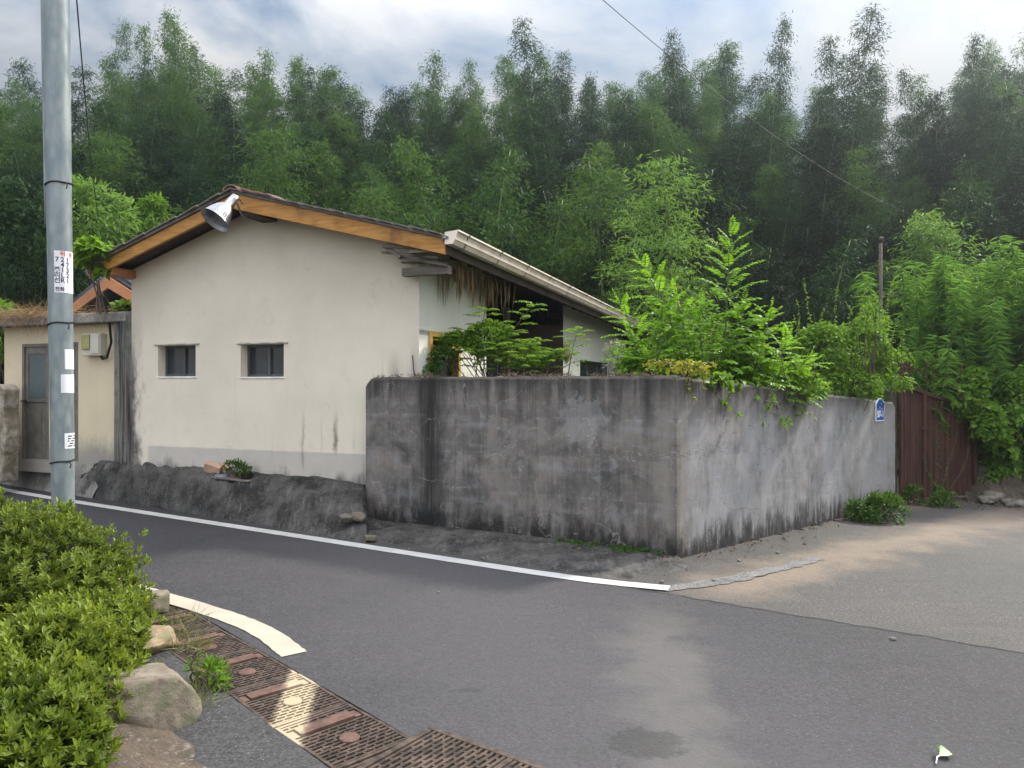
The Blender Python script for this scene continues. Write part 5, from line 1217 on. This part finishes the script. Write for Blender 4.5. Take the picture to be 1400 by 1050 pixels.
# moss at the foot of the wall
lv = Leaves()
for k in range(2600):
    s = random.uniform(.12, 1.25); off = random.uniform(.02, .05 + .16 * math.sin(math.pi * min(1, (s - .1) / 1.2)) * random.random() + .08)
    p = CORNER + LDIR * s + Vector((-.4906, -.8715, 0)) * off
    if fbm(p.x * 5, p.y * 5, 0) < -.12: continue
    lv.add(np.array([[p.x, p.y, .075 - off * .18 + random.random() * .012]]), rdir(1, .5)[0], rdir(1, 1)[0], random.uniform(.012, .024), .010, random.random())
tag(link('moss', lv.mesh('moss', 'oval'), leaf_mat('moss_leaf', (.02, .06, .006), (.05, .12, .012), .2)), 'dark green moss cushion at the foot of the wall corner', 'moss', kind='stuff')
# debris heap on the bank below the window
q0 = gable(312, 652, -.18); 
def db(px, py, v=-.22): u, z = gable(px, py, v); return hw(u, v, z)
c = db(292, 640); o = MB().box(-.11, .11, -.05, .05, -.06, .06).build('brick', M_CARD, bevel=.006); o.location = c; o.rotation_euler = (.35, .3, RZ + .3); tag(o, 'pinkish broken brick leaning on the debris below the right window', 'brick')
c = db(307, 640, -.15); o = MB().box(-.09, .09, -.03, .03, -.045, .045).build('brick', M_CARD, bevel=.006); o.location = c; o.rotation_euler = (.1, .35, RZ - .2); tag(o, 'smaller pink brick fragment behind the leaning brick', 'brick')
bl_ = plain('blue_grey_plastic', (.10, .14, .18), .5)
c = db(303, 652); o = MB().lathe([(.0, .05), (.07, .04), (.10, .0), (.095, -.03), (.0, -.035)], 14).build('crushed_tub', bl_, smooth=True); o.location = c; o.scale = (1.3, .8, .8); tag(o, 'crushed blue-grey plastic tub below the bricks', 'tub')
c = db(318, 655, -.26); o = MB().box(-.32, .3, -.05, .05, -.012, .012).build('plank', M_OLDWOOD, bevel=.004); o.location = c; o.rotation_euler = (0, .05, RZ); tag(o, 'short weathered plank lying under the debris on the bank', 'plank')
c = db(337, 652, -.2); o = MB().lathe([(.0, -.05), (.06, -.05), (.07, .05), (.075, .055), (.062, .05), (.05, -.035), (0, -.035)], 16).build('plant_pot', M_BRACKET, smooth=True); o.location = c; tag(o, 'black plastic plant pot at the end of the debris', 'pot')
weed('green weed tuft growing from the debris below the right window', db(325, 648), (.2, .1, .12), 300, .06, .02, L_WEED, 'lance', .6)
# broken stones in the bank by the wall end
for k, (px, py, r_) in enumerate(((480, 690, .13), (462, 680, .10), (487, 705, .11), (470, 705, .08), (492, 684, .08), (485, 725, .09), (503, 735, .07))):
    c = gp(px, py, .25 if py < 715 else .08); rock('rubble_stone', (c.x, c.y + .15, c.z - .04), (r_, r_ * .7, r_ * .6), k + .5, M_RUBBLE if k % 2 else M_ROCK, k, lab='dark rough stone crumbling out of the bank at the wall end', group='stones in the bank by the wall', sub=3)
# little stones and flakes on the road
for k, (px, py) in enumerate(((1063, 756), (600, 812), (1221, 883), (975, 800), (845, 780), (660, 765), (1100, 740), (560, 752), (905, 797), (1010, 770))):
    c = gp(px, py, -.03 if px > 930 else 0); r_ = random.uniform(.012, .026); rock('pebble', (c.x, c.y, zg(c.x, c.y) + .012), (r_, r_, r_ * .7), k, M_RUBBLE, k, lab='small grey pebble lying loose on the asphalt', group='pebbles on the road', sub=2)
# fallen leaf and stalk
c = gp(1285, 1040); fo = empty('fallen_leaf', (c.x, c.y, .012), .4, 'curled pale green leaf with a white stalk lying on the near asphalt', 'leaf')
lv = Leaves(); lv.add(np.array([[0, 0, .01]]), np.array([1, .1, .25]), np.array([0, -.5, 1]), .08, .06, .5); lv.add(np.array([[.0, .004, .012]]), np.array([.8, .5, .5]), np.array([.3, -.8, .4]), .06, .05, .9)
link('leaf_blade', lv.mesh('leaf_blade', 'oval', .3, .3), leaf_mat('pale_dead_leaf', (.45, .5, .36), (.25, .38, .2), .2), fo)
MB().tube([(0, 0, .012), (-.03, -.01, .016), (-.07, -.035, .006)], .003, 6).build('stalk', M_SIGNW, fo, True)

# ================================================================== BAMBOO GROVE
def bamboo_meshes(H, t0, Rm, dens, seed):
    r_ = random.Random(seed); lv = Leaves(); st = MB()
    bend = r_.uniform(.05, .16) * H; az0 = r_.random() * 6.28; bd = Vector((math.cos(az0), math.sin(az0), 0))
    path = lambda t: bd * (bend * t ** 2.6) + Vector((0, 0, H * (t - .05 * t ** 3.5)))
    st.tube([path(k / 12) for k in range(13)], .045, 6, .01)
    n = int(H * (1 - t0) / .20)
    for i in range(n):
        q = (i + r_.random()) / n; t = t0 + (1 - t0) * q; p = path(t)
        rr = Rm * ((q ** .45) * ((1 - q) ** .72) * 1.85 + .06)
        for b in range(3):
            if r_.random() < .12: continue
            a = r_.random() * 6.28; ln_ = rr * r_.uniform(.5, 1.15); d = Vector((math.cos(a), math.sin(a), r_.uniform(.25, .85)))
            m = max(2, int(ln_ / .16)); tone = r_.gauss(.45, .26) + .35 * (q - .5)
            for k in range(1, m + 1):
                s = k / m; c = p + d * (ln_ * s) + Vector((0, 0, -.50 * ln_ * s * s))
                nl = dens
                dd = rng.normal(size=(nl, 3)) * .75 + np.array([d.x * .8, d.y * .8, -.35])
                P = np.array(c) + rng.normal(size=(nl, 3)) * .13
                lv.add(P, dd, rng.normal(size=(nl, 3)) * .5 + np.array([0, 0, 1]), rng.uniform(.10, .20, nl), rng.uniform(.024, .040, nl), np.clip(tone + rng.normal(size=nl) * .16, 0, 1))
    return st, lv
PROTO = []
for i, (H, t0, Rm, dens) in enumerate(((13, .22, 1.35, 19), (12, .15, 1.5, 19), (14, .3, 1.15, 19), (11, .12, 1.4, 19), (12.5, .25, 1.05, 19), (8, .05, 1.4, 19), (7, .04, 1.2, 19))):
    st, lv = bamboo_meshes(H, t0, Rm, dens, 30 + i)
    cm = lv.mesh('crown', 'blade', .25, .1); tm = bpy.data.meshes.new('trunk'); tm.from_pydata(st.v, [], st.f); tm.shade_smooth(); tm.materials.append(M_CULM)
    PROTO.append((H, tm, cm))
CROWN = {}
def crown_mesh(i, mat):
    if (i, mat.name) not in CROWN:
        me = PROTO[i][2] if not any(k[0] == i for k in CROWN) else PROTO[i][2].copy()
        me.materials.clear(); me.materials.append(mat); CROWN[(i, mat.name)] = me
    return CROWN[(i, mat.name)]
def bamboo(x, y, h, i, mat, lab, group, rz=None, fat=1.0):
    H, tm, _ = PROTO[i]; s = h / H
    root = empty('bamboo', (x, y, hz(x, y) - .1), random.random() * 6.28 if rz is None else rz, lab, 'bamboo', group)
    fat *= random.uniform(.95, 1.4); root.scale = (s ** .5 * fat, s ** .5 * fat, s); root.rotation_euler[0] = random.gauss(0, .03); root.rotation_euler[1] = random.gauss(0, .03)
    a = bpy.data.objects.new('trunk', tm); b = bpy.data.objects.new('crown', crown_mesh(i, mat))
    for o in (a, b): COL.objects.link(o); o.parent = root
TOP = [(-200, 60), (0, 85), (70, 95), (130, 88), (200, 85), (240, 68), (290, 72), (335, 80), (400, 85), (500, 112), (570, 110), (640, 122), (700, 115), (740, 58), (800, 78), (850, 82), (890, 92), (945, 58), (985, 80), (1012, 150), (1045, 85), (1090, 120), (1150, 75), (1185, 130), (1212, 195), (1240, 160), (1265, 100), (1330, 75), (1400, 40), (1600, 40)]
def topy(px): return float(np.interp(px, [a for a, _ in TOP], [b for _, b in TOP]))
GL = 'tall bamboo with a feathery crown in the dense grove behind the house'
rows_ = [(42, 30, 0, L_BAMBOO, 10), (36, 26, 5, L_BAMBOO, 25), (30.5, 26, 35, L_BAMBOO, 35), (26.5, 28, 85, L_BAMBOO_D, 50), (23.5, 36, 150, L_BAMBOO_SHADE, 60), (21, 46, 225, L_BAMBOO_SHADE, 60)]
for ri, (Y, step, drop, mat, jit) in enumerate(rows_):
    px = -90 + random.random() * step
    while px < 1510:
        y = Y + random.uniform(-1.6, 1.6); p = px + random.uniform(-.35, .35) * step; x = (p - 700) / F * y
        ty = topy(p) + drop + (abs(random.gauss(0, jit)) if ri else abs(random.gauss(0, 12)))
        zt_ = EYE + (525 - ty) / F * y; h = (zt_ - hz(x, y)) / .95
        if h > 2.5: bamboo(x, y, h, random.choice((0, 1, 2, 3, 4)) if ri < 4 else random.choice((3, 1, 5, 6)), random.choice((L_BAMBOO, L_BAMBOO, L_BAMBOO, L_BAMBOO_D, L_BAMBOO_D, L_BAMBOO_SHADE)) if ri < 4 else random.choice((L_BAMBOO_SHADE, L_BAMBOO_SHADE, L_BAMBOO_D, L_BAMBOO_SHADE, L_BAMBOO)), GL, 'bamboos of the grove')
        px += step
# lone leaders standing clear above the grove
for (px, ty, Y) in ((130, 28, 33), (240, 2, 33), (290, 33, 32), (570, 68, 34), (640, 90, 36), (742, 32, 32), (945, 38, 32), (1000, 42, 33), (1043, 15, 30), (1150, 20, 29), (1142, 60, 31), (1185, 95, 30), (185, 45, 33), (330, 48, 32), (420, 70, 33), (700, 85, 34), (1260, 88, 30), (1340, 55, 29)):
    x = (px - 700) / F * Y; bamboo(x, Y, (EYE + (525 - ty) / F * Y - hz(x, Y)) / .95, random.choice((2, 4)), L_BAMBOO_D if px > 700 else L_BAMBOO, GL, 'bamboos of the grove', fat=.8)
# paler plumes standing forward of the grove
for (px, ty, Y, i, mat, fat, lab) in ((615, 192, 20.0, 5, L_BAMBOO, 1.0, 'drooping mid-green bamboo plume standing forward of the grove above the roof'), (672, 198, 20.3, 6, L_BAMBOO, .95, 'slim bamboo plume just right of the drooping one above the roof'),
                                 (828, 225, 19.6, 6, L_BAMBOO, 1.0, 'short bamboo plume standing left of the pale willowy clump'), (915, 226, 17.6, 5, L_WILLOW, .95, 'pale green willowy bamboo clump above the tall sapling'),
                                 (1125, 318, 17.5, 6, L_BAMBOO_D, 1.1, 'low bushy bamboo clump behind the tangled shrub'), (740, 260, 19.8, 6, L_BAMBOO, .8, 'small bamboo plume in the dark gap above the gutter'),
                                 (1355, 275, 17.5, 5, L_WILLOW, 1.2, 'pale bamboo clump rising above the reeds at the right edge'), (1280, 300, 18.5, 6, L_BAMBOO, 1.0, 'bamboo clump rising between the post and the pale clump'),
                                 (400, 190, 21.5, 5, L_BAMBOO, 1.0, 'light green bamboo plume directly above the gable peak'), (225, 290, 18.5, 6, L_BAMBOO, .9, 'low bamboo plume over the left slope of the roof')):
    x = (px - 700) / F * Y; bamboo(x, Y, (EYE + (525 - ty) / F * Y - hz(x, Y)) / .95, i, mat, lab, None, fat=fat)
# greenery between shed and house, behind
bush('shrub', 'lime-leaved climber at the left eave of the cream house', at(135, 420, 10.3), [(at(128, 350, 10.2), (.24, .2, .22), 260), (at(138, 372, 10.3), (.08, .1, .1), 40)], .10, .085, L_VINE, 'heart', cat='climber', kw=dict(droop=.5, tbias=.3), stems=3)
bush('shrub', 'dark climber in the gap between shed roof and cream house', at(170, 440, 11.2), [(at(168, 425, 11.3), (.14, .12, .12), 220)], .09, .06, L_SHRUB, cat='climber', kw=dict(droop=.4))
for (px, py, Y, r_, lab, mt, nn) in ((120, 310, 16.5, (1.0, .8, 1.0), 'bushy pale reeds behind the tiled house', L_WILLOW, 2600), (25, 350, 16.0, (1.3, 1, 1.6), 'dense dark green bush left of the pole above the shed', L_BAMBOO_D, 4200), (60, 390, 17.5, (1.6, 1, 1.3), 'dark bush behind the black tiles', L_BAMBOO_D, 3200), (-10, 470, 13.6, (.5, .5, .8), 'bright bush at the far left beside the shed', L_VINE, 900), (215, 300, 17.5, (.45, .4, .5), 'small round dark bush above the left eave', L_SHRUB, 700)):
    bush('shrub', lab, (at(px, py, Y).x, Y, 0), [(at(px, py, Y), r_, nn)], .15, .05, mt, 'lance', kw=dict(droop=.4, clump=1.6))

# ================================================================== HAZE
hb = MB().box(-95, 95, -12, 115, -1.2, 46).build('haze', None); hb['kind'] = 'stuff'
hm = bpy.data.materials.new('haze_air'); hm.use_nodes = True; ht = hm.node_tree; ht.nodes.remove(ht.nodes['Principled BSDF'])
pv = ht.nodes.new('ShaderNodeVolumePrincipled'); pv.inputs['Color'].default_value = (.80, .92, 1.0, 1); pv.inputs['Density'].default_value = .0017; pv.inputs['Anisotropy'].default_value = .84
ht.links.new(pv.outputs[0], ht.nodes['Material Output'].inputs['Volume']); hb.data.materials.append(hm)
tag(hb, 'thin pale haze in the air', 'haze')
